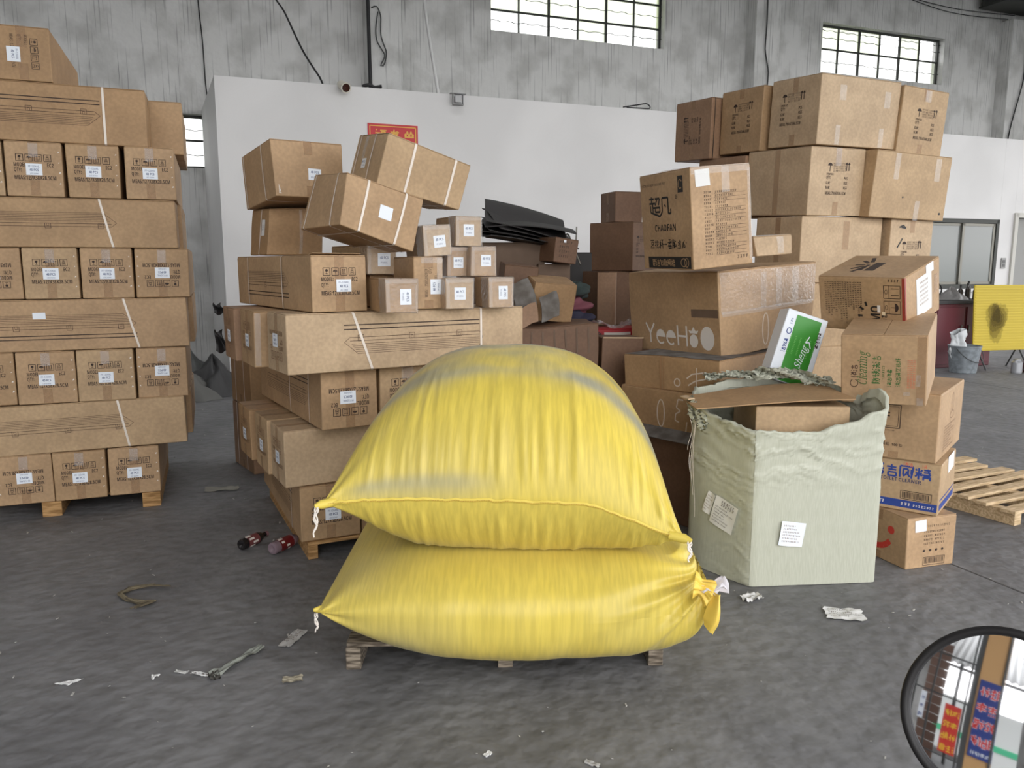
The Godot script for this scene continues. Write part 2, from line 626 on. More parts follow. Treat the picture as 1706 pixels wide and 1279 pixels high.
func stamp(K: Dictionary, face: String, ink: Ink, m: Material, called := "printed_marks", off := 0.0007, parent: Node = null, label := "") -> MeshInstance3D:
	var b := Buf.new()
	var nn := fn(face)
	var todo := []
	for i in range(0, ink.t.size(), 3):
		todo.append([ink.t[i], ink.t[i + 1], ink.t[i + 2]])
	while todo.size():
		var q: Array = todo.pop_back()
		var far := 0
		for k in 3:
			if q[k].distance_squared_to(q[(k + 1) % 3]) > q[far].distance_squared_to(q[(far + 1) % 3]):
				far = k
		if q[far].distance_to(q[(far + 1) % 3]) > 0.055:
			var mid: Vector2 = (q[far] + q[(far + 1) % 3]) / 2.0
			todo.append([q[far], mid, q[(far + 2) % 3]])
			todo.append([mid, q[(far + 1) % 3], q[(far + 2) % 3]])
			continue
		var id := []
		for k in 3:
			id.append(b.add(warped(K, fp(K, face, q[k].x, q[k].y, off)), nn))
		b.tri(id[0], id[1], id[2])
	return part(called, b, m, parent if parent else K.node, Vector3.ZERO, label)

func sticker(K: Dictionary, face: String, u: float, v: float, w: float, h: float, ink: Ink = null, turn := 0.0, m: Material = null, inkm: Material = null, called := "label") -> MeshInstance3D:
	var q := Ink.new()
	q.rect(0, 0, w, h)
	q.turned(turn).moved(Vector2(u, v))
	var s := stamp(K, face, q, m if m else M.white, called, 0.0016)
	if ink:
		stamp(K, face, ink.turned(turn).moved(Vector2(u, v)), inkm if inkm else M.bluetext, "lettering", 0.0021, s)
	return s

# a strapping band round the carton: axis is the way it runs along, pos the place on that axis, lean how far it slants between bottom and top
func strap(K: Dictionary, axis: String, pos: float, lean := 0.0, wd := 0.012, m: Material = null) -> void:
	var path := []
	var half: float = (K.d if axis == "x" else K.w) / 2 + 0.0025
	var y0 := -0.002
	var y1: float = K.h + 0.0015
	var ring := []
	for i in 9:
		ring.append(Vector2(half, lerpf(y0 + 0.008, y1 - 0.008, i / 8.0)))
	for i in 9:
		ring.append(Vector2(lerpf(half - 0.008, -half + 0.008, i / 8.0), y1))
	for i in 9:
		ring.append(Vector2(-half, lerpf(y1 - 0.008, y0 + 0.008, i / 8.0)))
	for i in 9:
		ring.append(Vector2(lerpf(-half + 0.008, half - 0.008, i / 8.0), y0))
	ring.append(ring[0])
	var b := Buf.new()
	var N := ring.size() - 1
	b.sheet(N, 1, func(s, t):
		var r: Vector2 = ring[int(round(s * N))]
		var a = pos + lean * (r.y / K.h - 0.5) + (t - 0.5) * wd
		return warped(K, Vector3(a, r.y, r.x) if axis == "x" else Vector3(r.x, r.y, a)), Vector3.ZERO, Vector3(pos, K.h / 2, 0) if axis == "x" else Vector3(0, K.h / 2, pos))
	part("strap", b, m if m else M.strap, K.node)

# stretch film crumpled over the front end of a small carton
func filmed(K: Dictionary, depth := 0.10) -> void:
	var b := Buf.new()
	var dd: float = K.d / 2
	b.rbox(Vector3(0, K.h / 2, dd - depth / 2), Vector3(K.w / 2 + 0.003, K.h / 2 + 0.003, depth / 2 + 0.004), 0.006, 9, Basis(), func(p):
		var q: Vector3 = (p + K.salt) * 330.0
		var edge := maxf(absf(p.x) / (K.w / 2), absf(p.y - K.h / 2) / (K.h / 2))
		return warped(K, p) + Vector3(dent.get_noise_3dv(q), dent.get_noise_3dv(q + Vector3.ONE * 90.0), dent.get_noise_3dv(q + Vector3.ONE * 500.0)) * 0.006 * clampf(edge - 0.45, 0.0, 1.0) * 1.6)
	part("stretch_film", b, M.film, K.node)
	for e in [[0.0, K.h / 2 - 0.012, K.w - 0.004, 0.022], [-K.w / 2 + 0.011, 0.0, 0.018, K.h - 0.01], [K.w / 2 - 0.008, -0.01, 0.012, K.h - 0.04]]:
		b = Buf.new()
		patch(b, K, "front", e[0] - e[2] / 2, e[1] - e[3] / 2, e[0] + e[2] / 2, e[1] + e[3] / 2, 0.005, 0.009)
		part("film_edge", b, M.shine, K.node)

# ---- printing on the long lighting cartons: the end with four symbols, three lines and a white label
func symbols(q: Ink, y: float, s: float, pitch: float) -> void:
	for i in 4:
		var x := (i - 1.5) * pitch
		q.frame(x, y, s, s * 1.05, s * 0.085)
		if i == 0:
			q.disc(x, y + s * 0.16, s * 0.2, s * 0.2)
			q.rect(x, y - s * 0.08, s * 0.08, s * 0.35)
			q.rect(x, y - s * 0.3, s * 0.34, s * 0.08)
		elif i == 1:
			q.disc(x, y - s * 0.02, s * 0.34, s * 0.28, 0, PI)
			q.rect(x, y - s * 0.14, s * 0.05, s * 0.3)
		elif i == 2:
			for e in [-1, 1]:
				q.rect(x + e * s * 0.16, y, s * 0.08, s * 0.5)
				q.path([Vector2(x + e * s * 0.16 - s * 0.1, y + s * 0.18), Vector2(x + e * s * 0.16, y + s * 0.34), Vector2(x + e * s * 0.16 + s * 0.1, y + s * 0.18)], s * 0.07)
			q.rect(x, y - s * 0.32, s * 0.6, s * 0.06)
		else:
			for e in 3:
				q.frame(x, y - s * 0.26 + e * s * 0.26, s * (0.5 - e * 0.14), s * 0.2, s * 0.05)

func lamp_end(K: Dictionary, face: String, flip := false, faded := false, lab := Vector2(0.012, -0.012), sc := 1.0) -> void:
	var q := Ink.new()
	symbols(q, 0.066 * sc, 0.038 * sc, 0.049 * sc)
	q.text("MODEL:", -0.105 * sc, 0.014 * sc, 0.022 * sc, 0, true, 0.62)
	q.text("EC2", 0.07 * sc, 0.014 * sc, 0.022 * sc, 0, true, 0.68)
	q.text("QTY:", -0.105 * sc, -0.022 * sc, 0.022 * sc, 0, true, 0.62)
	q.text("MEAS:127X38X28.5CM", -0.105 * sc, -0.062 * sc, 0.023 * sc, 0, true, 0.66)
	var w := Ink.new()
	w.text("PF-120ANL", 0, 0.012 * sc, 0.011 * sc, 1, false, 0.8)
	w.text("40 PCS", 0, -0.010 * sc, 0.014 * sc, 1, true, 0.8)
	w.text("LED 2X36W", 0, -0.028 * sc, 0.008 * sc, 1, false, 0.8)
	var a := PI if flip else 0.0
	stamp(K, face, q.turned(a), M.inkpale if faded else M.ink)
	sticker(K, face, lab.x if not flip else -lab.x, (lab.y if not flip else -lab.y) * sc, 0.086 * sc, 0.068 * sc, w, a)

# the drawing of a batten lamp on the long side
func lamp_side(K: Dictionary, face: String, fx := 1.0, fy := 1.0, x0 := -0.62, x1 := 0.42, sc := 1.0, stripes := true) -> void:
	var q := Ink.new()
	if stripes:
		q.line(Vector2(x0, 0.086), Vector2(x1, 0.086), 0.0055)
		q.line(Vector2(x0, 0.064), Vector2(x1, 0.064), 0.0055)
	if stripes:
		stamp(K, face, _flip(q, fx, fy, sc), M.ink)
	q = Ink.new()
	for y in [0.022, 0.004, -0.012, -0.022, -0.032, -0.042, -0.052, -0.062]:
		var cut := clampf(-y * 0.7, 0.0, 0.04)
		q.line(Vector2(x0, y), Vector2(x1 - 0.03 - cut, y), 0.0028 if y > -0.01 else 0.0021)
	q.path([Vector2(x1 - 0.03, 0.022), Vector2(x1, -0.002), Vector2(x1 - 0.072, -0.062)], 0.0024)
	q.path([Vector2(x0, 0.022), Vector2(x0 - 0.02, -0.01), Vector2(x0, -0.062)], 0.0024)
	var x := x1 - 0.09
	while x > x0 + 0.1:
		q.frame(x, 0.018, 0.032, 0.03, 0.0028)
		q.frame(x, 0.012, 0.012, 0.014, 0.002)
		x -= 0.29
	stamp(K, face, _flip(q, fx, fy, sc), M.inkgrey)

func _flip(q: Ink, fx: float, fy: float, sc: float) -> Ink:
	for i in q.t.size():
		q.t[i] = Vector2(q.t[i].x * fx, q.t[i].y * fy * sc)
	return q

# ---- the big cartons of the right pile: one block of marks on the end
func export_end(K: Dictionary, face: String, u := 0.0, v := 0.0, sc := 1.0, turn := 0.0) -> void:
	var q := Ink.new()
	q.disc(-0.075, 0.088, 0.022, 0.02, 0.0, PI)
	q.rect(-0.075, 0.07, 0.006, 0.04)
	for e in [0, 1]:
		q.rect(0.082 + e * 0.022, 0.082, 0.007, 0.05)
		q.path([Vector2(0.073 + e * 0.022, 0.1), Vector2(0.082 + e * 0.022, 0.114), Vector2(0.091 + e * 0.022, 0.1)], 0.006)
	for i in 4:
		q.fine(-0.045, 0.068, 0.098 - i * 0.016, 0.011, rnd)
	q.text("ITEM NO.", -0.105, 0.025, 0.014, 0, true, 0.8)
	var l := ["QTY:", "G.W:", "N.W:"]
	var r := ["PCS", "KGS", "KGS"]
	for i in 3:
		q.text(l[i], -0.105, -0.005 - i * 0.032, 0.02, 0, true, 0.7)
		q.text(r[i], 0.065, -0.005 - i * 0.032, 0.02, 0, true, 0.7)
	q.text("MEAS: 79X47X46.5CM", -0.105, -0.107, 0.02, 0, true, 0.7)
	for i in q.t.size():
		q.t[i] *= sc
	stamp(K, face, q.turned(turn).moved(Vector2(u, v)), M.ink)

func tape_bits(K: Dictionary, face: String, list: Array, m: Material = null) -> void:
	for q in list:
		var b := Buf.new()
		patch(b, K, face, q[0] - q[2] / 2, q[1] - q[3] / 2, q[0] + q[2] / 2, q[1] + q[3] / 2, 0.001, 0.003)
		part("tape", b, m if m else M.cleartape, K.node)

# ------------------------------------------------------------------ left stack
func left_stack() -> void:
	var b := Vector3(-2.4045, 0, -5.0257)
	var ya := 21.0
	var R := spin(ya) * Vector3.RIGHT
	var Nn := spin(ya) * Vector3.BACK
	var L := 1.15
	var words := ["bottom row", "third row up", "fifth row up", "seventh row up"]
	# ends: [first s, last s, flipped]
	var rows := [
		[0.10, 0.315, [[-0.87, -0.56, true], [-0.55, -0.25, false], [-0.243, 0.06, false]]],
		[0.735, 0.328, [[-1.02, -0.712, false], [-0.705, -0.379, false], [-0.368, -0.042, false], [-0.03, 0.27, true]]],
		[1.388, 0.312, [[-0.94, -0.627, true], [-0.615, -0.317, false], [-0.308, -0.012, false], [0.005, 0.322, true]]],
		[2.005, 0.322, [[-0.98, -0.672, false], [-0.662, -0.36, false], [-0.338, -0.047, false], [-0.012, 0.275, false]]]]
	var place := [["leftmost", "second from left", "rightmost"], ["cut by photo edge", "second from left", "third from left", "rightmost"]]
	for ri in rows.size():
		var row = rows[ri]
		var kinds: Array = row[2]
		for ci in kinds.size():
			var e = kinds[ci]
			var w: float = e[1] - e[0]
			var c: Vector3 = b + R * (e[0] + e[1]) / 2 - Nn * (L / 2 + rnd.randf_range(-0.012, 0.012)) + Vector3.UP * row[0]
			var how := "upside-down print" if e[2] else "upright print"
			var K := carton("carton end with %s, %s, %s of left stack" % [how, place[0 if kinds.size() == 3 else 1][ci], words[ri]], "cartons with end labels in the left stack", c, Vector3(w, row[1], L), Vector3(ya + rnd.randf_range(-0.4, 0.4), 0, 0), [0, 1, 0, 2][(ri + ci) % 4], {"seam": "z", "tape": 0.12, "bulge": Vector3(0.004, 0.0, 0.006)})
			lamp_end(K, "front", e[2], false, Vector2(0.0, -0.012 if ri < 2 else -0.002))
			tape_bits(K, "front", [[0.0, row[1] / 2 - 0.05, 0.05, 0.08]])
			for i in 4:
				var chips := Ink.new()
				var s := rnd.randf_range(0.008, 0.014)
				chips.poly([Vector2(w / 2 - 0.022, 0.1 - i * 0.062), Vector2(w / 2 - 0.022 + s, 0.1 - i * 0.062 + s * 0.4), Vector2(w / 2 - 0.02 + s * 0.3, 0.1 - i * 0.062 + s)])
				stamp(K, "front", _flip(chips, -1.0 if e[2] else 1.0, 1, 1), M.whiteink, "scuff")
	# long cartons lying across the ends
	var longs := [[0.418, 0.313, 0.245, -1.0, 1.0, 0.0, "second"], [1.066, 0.318, 0.295, -1.0, 1.0, 0.0, "fourth"], [1.703, 0.298, 0.262, -1.0, 1.0, 0.0, "sixth"], [2.33, 0.342, 0.128, 1.0, 1.0, 0.0, "eighth"]]
	for i in longs.size():
		var q = longs[i]
		var Ll := 1.35
		var c: Vector3 = b + R * (q[2] - Ll / 2) - Nn * 0.16 + Vector3.UP * q[0]
		var K := carton("long tan carton with a lamp drawing, lying across the %s row of left stack" % q[6], "long cartons facing front in the left stack", c, Vector3(Ll, q[1], 0.32), Vector3(ya + [0.5, -0.3, 0.0, -0.6][i], 0, [0.6, 0.2, 0.0, -0.4][i]), [2, 0, 1, 3][i], {"seam": "x", "bulge": Vector3(0.003, 0, 0.006)})
		lamp_side(K, "front", 1.0, q[3], -0.62, [0.36, 0.37, 0.33, 0.42][i], 1.0, i != 0 and i != 2)
		strap(K, "x", [0.30, 0.34, 0.27, 0.44][i], [-0.05, -0.07, -0.06, 0.0][i], 0.013)
		if i == 1:
			var lb := Ink.new()
			lb.rect(0, 0, 0.07, 0.04)
			stamp(K, "front", lb.moved(Vector2(-0.17, 0.06)), M.white, "label", 0.0016)
		for k in 3:
			var c2: Vector3 = b + R * (q[2] - Ll / 2 + [0.03, 0.028, 0.026, 0.2][i]) - Nn * (0.49 + k * 0.325) + Vector3.UP * q[0]
			carton("long tan carton right behind the front one of left stack's %s row" % q[6] if k == 0 else "long tan carton behind the front ones in left stack", "long cartons further back in the left stack", c2, Vector3(Ll, q[1] - 0.002, 0.32), Vector3(ya, 0, 0), 1, {"seam": "x"})
	var c9 := b + R * (-0.372 - 0.145) - Nn * (L / 2) + Vector3.UP * 2.675
	var K9 := carton("single tan carton lying on its side, topmost on the left stack", "", c9, Vector3(0.29, 0.308, L), Vector3(ya, 0, 0), 3, {"seam": "z", "tape": 0.12})
	var q9 := Ink.new()
	symbols(q9, 0.062, 0.036, 0.045)
	q9.text("MODEL:", -0.105, 0.014, 0.017, 0, true, 0.72, 0, "Droid Sans Mono")
	q9.text("QTY:", -0.105, -0.022, 0.017, 0, true, 0.72, 0, "Droid Sans Mono")
	q9.text("MEAS:127X38X28.5CM", -0.105, -0.058, 0.017, 0, true, 0.74, 0, "Droid Sans Mono")
	stamp(K9, "front", q9.turned(-PI / 2), M.ink)
	var w9 := Ink.new()
	w9.text("PF-120ANL", 0, 0.012, 0.011, 1, false, 0.8)
	w9.text("40 PCS", 0, -0.010, 0.014, 1, true, 0.8)
	sticker(K9, "front", -0.045, -0.008, 0.085, 0.068, w9, -PI / 2)
	pallet("low wooden pallet under the left stack of lamp cartons", b + R * -0.58 - Nn * 0.555, 21.0, Vector3(1.275, 0.099, 1.10), M.wood, 5, 0.10, 0.112, 0.0, 0.12)

# a pallet: at its middle on the floor; boards run across (local x), runners along z
func pallet(label: String, at: Vector3, yaw: float, size: Vector3, m: Material, boards: int, bw: float, runner := 0.055, skew := 0.0, inset := 0.0) -> Node3D:
	var p := thing("pallet", label, "pallet", at, spin(yaw))
	var th := 0.02
	for i in 3:
		var b := Buf.new()
		var hh := size.y - (th if inset == 0.0 else 0.0)
		b.rbox(Vector3((i - 1) * (size.x / 2 - runner / 2), hh / 2, 0), Vector3(runner / 2, hh / 2, size.z / 2), 0.004)
		part("runner", b, m, p)
	for i in boards:
		var b := Buf.new()
		b.rbox(Vector3(rnd.randf_range(-0.012, 0.012), 0, 0), Vector3(size.x / 2 + rnd.randf_range(-0.01, 0.02) - inset * 0.4, th / 2, bw / 2), 0.003)
		var o := part("board", b, m, p, Vector3(0, size.y - th / 2, lerpf(-size.z / 2 + bw / 2, size.z / 2 - bw / 2 - inset, float(i) / (boards - 1))))
		o.rotation.y = rnd.randf_range(-0.012, 0.012) + skew
	return p

# ------------------------------------------------------------------ middle pile
func small_label(n: String, s := 1.0) -> Ink:
	var w := Ink.new()
	w.text("40 PCS", 0, 0.004 * s, 0.015 * s, 1, true, 0.8)
	w.text("PF-080SL", 0, -0.02 * s, 0.009 * s, 1, false, 0.85)
	return w

func middle_pile() -> void:
	var K: Dictionary
	var G := "long lamp cartons in the middle pile"
	pallet("wooden pallet under the middle pile of long cartons", Vector3(-0.95, 0, -4.88), 26.0, Vector3(1.0, 0.098, 1.30), M.wood, 6, 0.09)
	# bottom row
	K = carton("tan carton end with a white label behind the yellow sack, lowest of middle pile", G, Vector3(-1.29, 0.1, -4.753), Vector3(0.331, 0.308, 1.35), Vector3(25.6, 0, 0), 1, {"seam": "z", "tape": 0.1})
	lamp_end(K, "front", false)
	lamp_side(K, "left", 1, 1, -0.3, 0.45, 1.0)
	strap(K, "z", 0.42)
	for i in 2:
		carton("long tan carton hidden low in the middle pile", "cartons hidden inside the middle pile", Vector3(-1.29, 0.1, -4.753) + spin(25.6) * Vector3(0.34 * (i + 1), 0, 0), Vector3(0.331, 0.308, 1.3), Vector3(25.6, 0, 0), 1, {"seam": "z"})
	# second row, long sides to the front
	K = carton("long tan carton with dented lower edge and white strap, front of middle pile's second row", G, Vector3(-0.707, 0.41, -4.53), Vector3(1.35, 0.312, 0.325), Vector3(29.9, 0, 0), 4, {"seam": "x", "tape": 0.31, "bulge": Vector3(0.003, 0, 0.004)})
	lamp_end(K, "left", false, true)
	lamp_side(K, "front", -1, -1, -0.42, 0.18, 1.0, false)
	strap(K, "x", -0.17, 0.06, 0.015)
	K = carton("carton end with small label, second of three stepped ends left of middle pile", G, Vector3(-0.884, 0.41, -4.805), Vector3(1.35, 0.318, 0.325), Vector3(29.8, 0, 0), 2, {"seam": "x", "tape": 0.1})
	lamp_end(K, "left", false, true)
	K = carton("dark tan carton end, rearmost of the three stepped ends left of the middle pile", G, Vector3(-1.09, 0.41, -5.13), Vector3(1.35, 0.318, 0.33), Vector3(29.8, 0, 0), 3, {"seam": "x", "tape": 0.1})
	lamp_end(K, "left", false, true)
	# third row, ends to the front
	K = carton("tan carton end with upside-down print and label, left end in middle pile's third row", G, Vector3(-1.205, 0.737, -4.665), Vector3(0.31, 0.312, 1.35), Vector3(30.5, 0, 0), 0, {"seam": "z", "tape": 0.31, "bulge": Vector3(0.004, 0, 0.008)})
	lamp_end(K, "front", true)
	lamp_side(K, "left", 1, 1, -0.45, 0.45, 1.0)
	strap(K, "z", 0.46)
	strap(K, "z", 0.08)
	K = carton("tan carton end half hidden behind the yellow sack, next to the one with upside-down print", G, Vector3(-0.905, 0.737, -4.87), Vector3(0.325, 0.31, 1.35), Vector3(29.0, 0, 0), 2, {"seam": "z", "tape": 0.12})
	lamp_end(K, "front", false)
	tape_bits(K, "front", [[0.0, 0.12, 0.07, 0.07]])
	carton("long tan carton hidden low in the middle pile", "cartons hidden inside the middle pile", Vector3(-0.61, 0.737, -5.03), Vector3(0.325, 0.31, 1.3), Vector3(29.0, 0, 0), 2, {"seam": "z"})
	# fourth row, long sides to the front
	K = carton("long pale tan carton with lamp drawing and two white straps in middle pile", G, Vector3(-0.608, 1.056, -4.321), Vector3(1.394, 0.302, 0.325), Vector3(32.7, 0, 0), 4, {"seam": "x", "tape": 0.1})
	lamp_end(K, "left", true, true)
	lamp_side(K, "front", -1, 1, -0.40, 0.40, 1.0)
	strap(K, "x", -0.30, -0.10, 0.014)
	strap(K, "x", 0.41, 0.0, 0.012)
	K = carton("tan carton end with crumpled film and label, set back behind the long pale carton", G, Vector3(-0.856, 1.056, -4.575), Vector3(1.35, 0.299, 0.33), Vector3(30.0, 0, 0), 1, {"seam": "x", "tape": 0.29})
	lamp_end(K, "left", false, true)
	tape_bits(K, "front", [[-0.655, 0.0, 0.03, 0.28]])
	K = carton("dark tan carton end with label, rearmost at the left edge of the fourth row", G, Vector3(-1.06, 1.056, -4.87), Vector3(1.35, 0.299, 0.33), Vector3(30.0, 0, 0), 5, {"seam": "x", "tape": 0.1})
	lamp_end(K, "left", false, true)
	# fifth row
	K = carton("long tan carton end with upright print and one flap lifted, under the tumbled cartons", G, Vector3(-1.225, 1.362, -4.47), Vector3(0.292, 0.283, 1.25), Vector3(35.0, 0, 0), 0, {"seam": "z", "tape": 0.28, "bulge": Vector3(0.003, 0, 0.005)})
	lamp_end(K, "front", false, false, Vector2(0.02, -0.01), 0.92)
	lamp_side(K, "left", 1, -1, -0.42, 0.30, 0.9)
	strap(K, "z", 0.20)
	strap(K, "z", -0.40)
	var b := Buf.new()
	b.rbox(Vector3(0, 0.002, -0.06), Vector3(0.13, 0.002, 0.10), 0.0015, 2)
	var fl := part("end_flap", b, M.kraft0, K.node, Vector3(0.0, 0.285, 0.56))
	fl.rotation.x = deg_to_rad(-9.0)
	# small wrapped cartons
	var S := "small film-wrapped cartons on the middle pile"
	K = carton("small film-wrapped carton with sideways label, leftmost in front beside the long carton", S, Vector3(-0.609, 1.362, -4.001), Vector3(0.164, 0.168, 0.30), Vector3(25.3, 0, 0), 3, {"seam": "z", "tape": 0})
	filmed(K)
	sticker(K, "front", 0.02, -0.005, 0.058, 0.078, small_label("", 0.9).turned(-PI / 2), 0)
	K = carton("tall small carton with printing running upwards and label at right, among wrapped cartons", S, Vector3(-0.521, 1.362, -4.348), Vector3(0.164, 0.278, 0.32), Vector3(27.8, 0, 0), 0, {"seam": "z", "tape": 0.06})
	var q := Ink.new()
	q.text("MEAS: 75X32X28CM", 0, 0.0, 0.016, 1, true, 0.7, 0, "Droid Sans Mono")
	q.text("QTY:", 0.05, -0.026, 0.016, 0, true, 0.7, 0, "Droid Sans Mono")
	q.text("MODEL:", 0.0, -0.055, 0.016, 0, true, 0.7, 0, "Droid Sans Mono")
	stamp(K, "front", q.turned(PI / 2).moved(Vector2(-0.005, 0.0)), M.ink)
	sticker(K, "front", 0.04, -0.02, 0.062, 0.08, small_label("", 0.9).turned(PI / 2), 0)
	tape_bits(K, "front", [[0.062, 0.06, 0.03, 0.15], [0.02, 0.12, 0.12, 0.03]])
	K = carton("small film-wrapped carton with upright label, between the tall one and the rightmost", S, Vector3(-0.348, 1.362, -4.358), Vector3(0.165, 0.164, 0.30), Vector3(26.9, 0, 0), 2, {"seam": "z", "tape": 0})
	filmed(K)
	sticker(K, "front", 0.0, 0.0, 0.066, 0.066, small_label("", 0.9))
	K = carton("small film-wrapped carton with sideways label, rightmost at the end of the long carton", S, Vector3(-0.103, 1.362, -4.444), Vector3(0.148, 0.166, 0.22), Vector3(22.4, 0, 0), 0, {"seam": "z", "tape": 0})
	filmed(K)
	sticker(K, "front", 0.012, 0.0, 0.055, 0.074, small_label("", 0.9).turned(-PI / 2), 0)
	K = carton("small film-wrapped carton mostly hidden behind the tall small carton", S, Vector3(-0.352, 1.532, -4.63), Vector3(0.16, 0.165, 0.26), Vector3(25, 0, 0), 3, {"seam": "z", "tape": 0})
	filmed(K)
	sticker(K, "front", -0.012, -0.005, 0.06, 0.06, small_label("", 0.9))
	K = carton("small film-wrapped carton with label, on top of the rightmost one", S, Vector3(-0.212, 1.533, -4.62), Vector3(0.152, 0.166, 0.26), Vector3(22.3, 0, 0), 1, {"seam": "z", "tape": 0})
	filmed(K)
	sticker(K, "front", 0.014, 0.005, 0.06, 0.064, small_label("", 0.9))
	K = carton("small film-wrapped carton with label, highest at the right of the small ones", S, Vector3(-0.314, 1.702, -4.66), Vector3(0.165, 0.168, 0.30), Vector3(26.9, 0, 0), 2, {"seam": "z", "tape": 0})
	filmed(K)
	sticker(K, "front", 0.0, 0.005, 0.066, 0.066, small_label("", 0.9))
	K = carton("small tilted film-wrapped carton with label, standing on the tall small carton", S, Vector3(-0.474, 1.645, -4.50), Vector3(0.163, 0.168, 0.30), Vector3(26.5, 0, 4.0), 4, {"seam": "z", "tape": 0})
	filmed(K)
	sticker(K, "front", 0.012, -0.005, 0.07, 0.064, small_label("", 0.9), deg_to_rad(3))
	carton("small carton hidden under the wrapped ones", "cartons hidden inside the middle pile", Vector3(-0.80, 1.362, -4.66), Vector3(0.26, 0.18, 0.40), Vector3(34, 0, 0), 3, {"seam": "z"})
	K = carton("small film-wrapped carton with label, just behind the lifted flap", S, Vector3(-0.868, 1.545, -4.60), Vector3(0.179, 0.160, 0.5), Vector3(35.0, 0, 0), 2, {"seam": "z", "tape": 0})
	filmed(K)
	sticker(K, "front", 0.012, 0.0, 0.078, 0.072, small_label("", 1.0))
	# tumbled cartons on top
	var T := "tumbled strapped cartons on top of the middle pile"
	K = carton("crumpled tan carton with a shiny tape band, under the upper left tumbled carton", T, Vector3(-1.42, 1.655, -4.93), Vector3(0.35, 0.275, 0.30), Vector3(36.0, 0, 0), 3, {"seam": "x", "tape": 0.0, "crumple": 0.035, "off": {2: Vector3(0.03, 0.01, -0.02), 6: Vector3(0.04, 0.0, -0.05)}})
	tape_bits(K, "front", [[0.03, 0.0, 0.02, 0.26]])
	sticker(K, "left", 0.06, 0.02, 0.05, 0.10, small_label("", 0.7).turned(PI / 2), 0, M.paper, M.ink)
	strap(K, "z", 0.02)
	K = carton("big tan carton with label and two straps, upper left of the tumbled ones", T, Vector3(-1.323, 1.962, -4.886), Vector3(0.44, 0.322, 0.50), Vector3(37.6, -6.1, 1.0), 0, {"seam": "z", "tape": 0.08, "bulge": Vector3(0.004, 0, 0.010), "off": {5: Vector3(-0.01, 0.0, -0.02)}})
	strap(K, "z", 0.10)
	strap(K, "z", -0.21)
	var w := Ink.new()
	w.text("40 PCS", 0, 0.006, 0.014, 1, true, 0.85)
	w.text("PF-080SL", 0, -0.022, 0.010, 1, false, 0.9)
	sticker(K, "front", 0.03, -0.03, 0.082, 0.066, w, deg_to_rad(-2))
	var sc := Ink.new()
	sc.poly([Vector2(-0.20, -0.145), Vector2(-0.185, -0.145), Vector2(-0.197, -0.09)])
	stamp(K, "front", sc, M.whiteink, "scuff")
	K = carton("big tan carton with two white straps tipped to the right, highest of the tumbled ones", T, Vector3(-0.625, 1.995, -4.62), Vector3(0.53, 0.262, 0.40), Vector3(33.0, 5.5, -15.0), 2, {"seam": "z", "tape": 0.0, "off": {1: Vector3(0, -0.01, 0), 4: Vector3(0, -0.02, 0.0), 0: Vector3(0, -0.03, 0)}})
	strap(K, "x", -0.095, 0.0, 0.014)
	strap(K, "x", 0.165, 0.0, 0.014)
	strap(K, "z", 0.05)
	strap(K, "z", -0.15)
	sticker(K, "left", -0.03, -0.02, 0.055, 0.05, small_label("", 0.7), 0, M.paper)
	tape_bits(K, "left", [[-0.06, 0.06, 0.04, 0.12]])
	K = carton("tan carton with crushed corner, blank label and white straps, tipped right in front", T, Vector3(-0.835, 1.725, -4.265), Vector3(0.46, 0.295, 0.42), Vector3(41.4, -0.2, -15.4), 0, {"seam": "x", "tape": 0.0, "crumple": 0.012, "bulge": Vector3(0.006, 0.0, 0.010), "off": {2: Vector3(0.02, 0.02, 0.0), 6: Vector3(0.0, -0.02, -0.02), 4: Vector3(0.01, 0.01, 0)}})
	strap(K, "x", -0.11, 0.02, 0.013)
	strap(K, "x", 0.115, 0.02, 0.013)
	strap(K, "z", 0.11, 0.0, 0.010)
	strap(K, "z", -0.17, 0.0, 0.010)
	sticker(K, "front", 0.02, 0.0, 0.078, 0.072, null, deg_to_rad(0))
	# scraps of black film sticking out behind the fifth row
	for i in 2:
		var b2 := Buf.new()
		var c0: Vector3 = [Vector3(-1.765, 1.335, -4.70), Vector3(-1.765, 1.14, -4.70)][i]
		b2.sheet(10, 10, func(s, t): return c0 + Vector3((s - 0.5) * 0.055 + 0.012 * sin(t * 5.0), (t - 0.5) * [0.06, 0.13][i] + 0.008 * sin(s * 8.0), 0.02 * sin(s * 5.0 + t * 5.0)), Vector3(-0.3, 0, 1))
		var sc2 := part("plastic_scrap", b2, M.black, self)
		tag(sc2, ["black plastic scrap poking out left below the long carton with lifted flap", "black plastic scrap hanging at the left edge of the fourth row's rear carton"][i], "plastic")
	# narrow dark stack behind the left edge
	var Lc := "dark strapped cartons behind the left edge of the middle pile"
	for i in 2:
		K = carton(["dark carton with barcode label on the floor behind the middle pile's left edge", "dark strapped carton above the one with the barcode label"][i], Lc, Vector3(-1.95, i * 0.52, -6.15), Vector3(0.42, 0.517, 0.5), Vector3(35, 0, 0), 5 if i != 1 else 3, {"seam": "x"})
		strap(K, "z", 0.1)
		strap(K, "z", -0.12)
		if i == 0:
			var bc := Ink.new()
			for j in 16:
				bc.rect(-0.012 + rnd.randf_range(-0.004, 0.004), 0.10 - j * 0.012, 0.05, rnd.randf_range(0.003, 0.008))
			sticker(K, "left", 0.13, 0.06, 0.11, 0.30, bc, 0, M.white, M.ink)

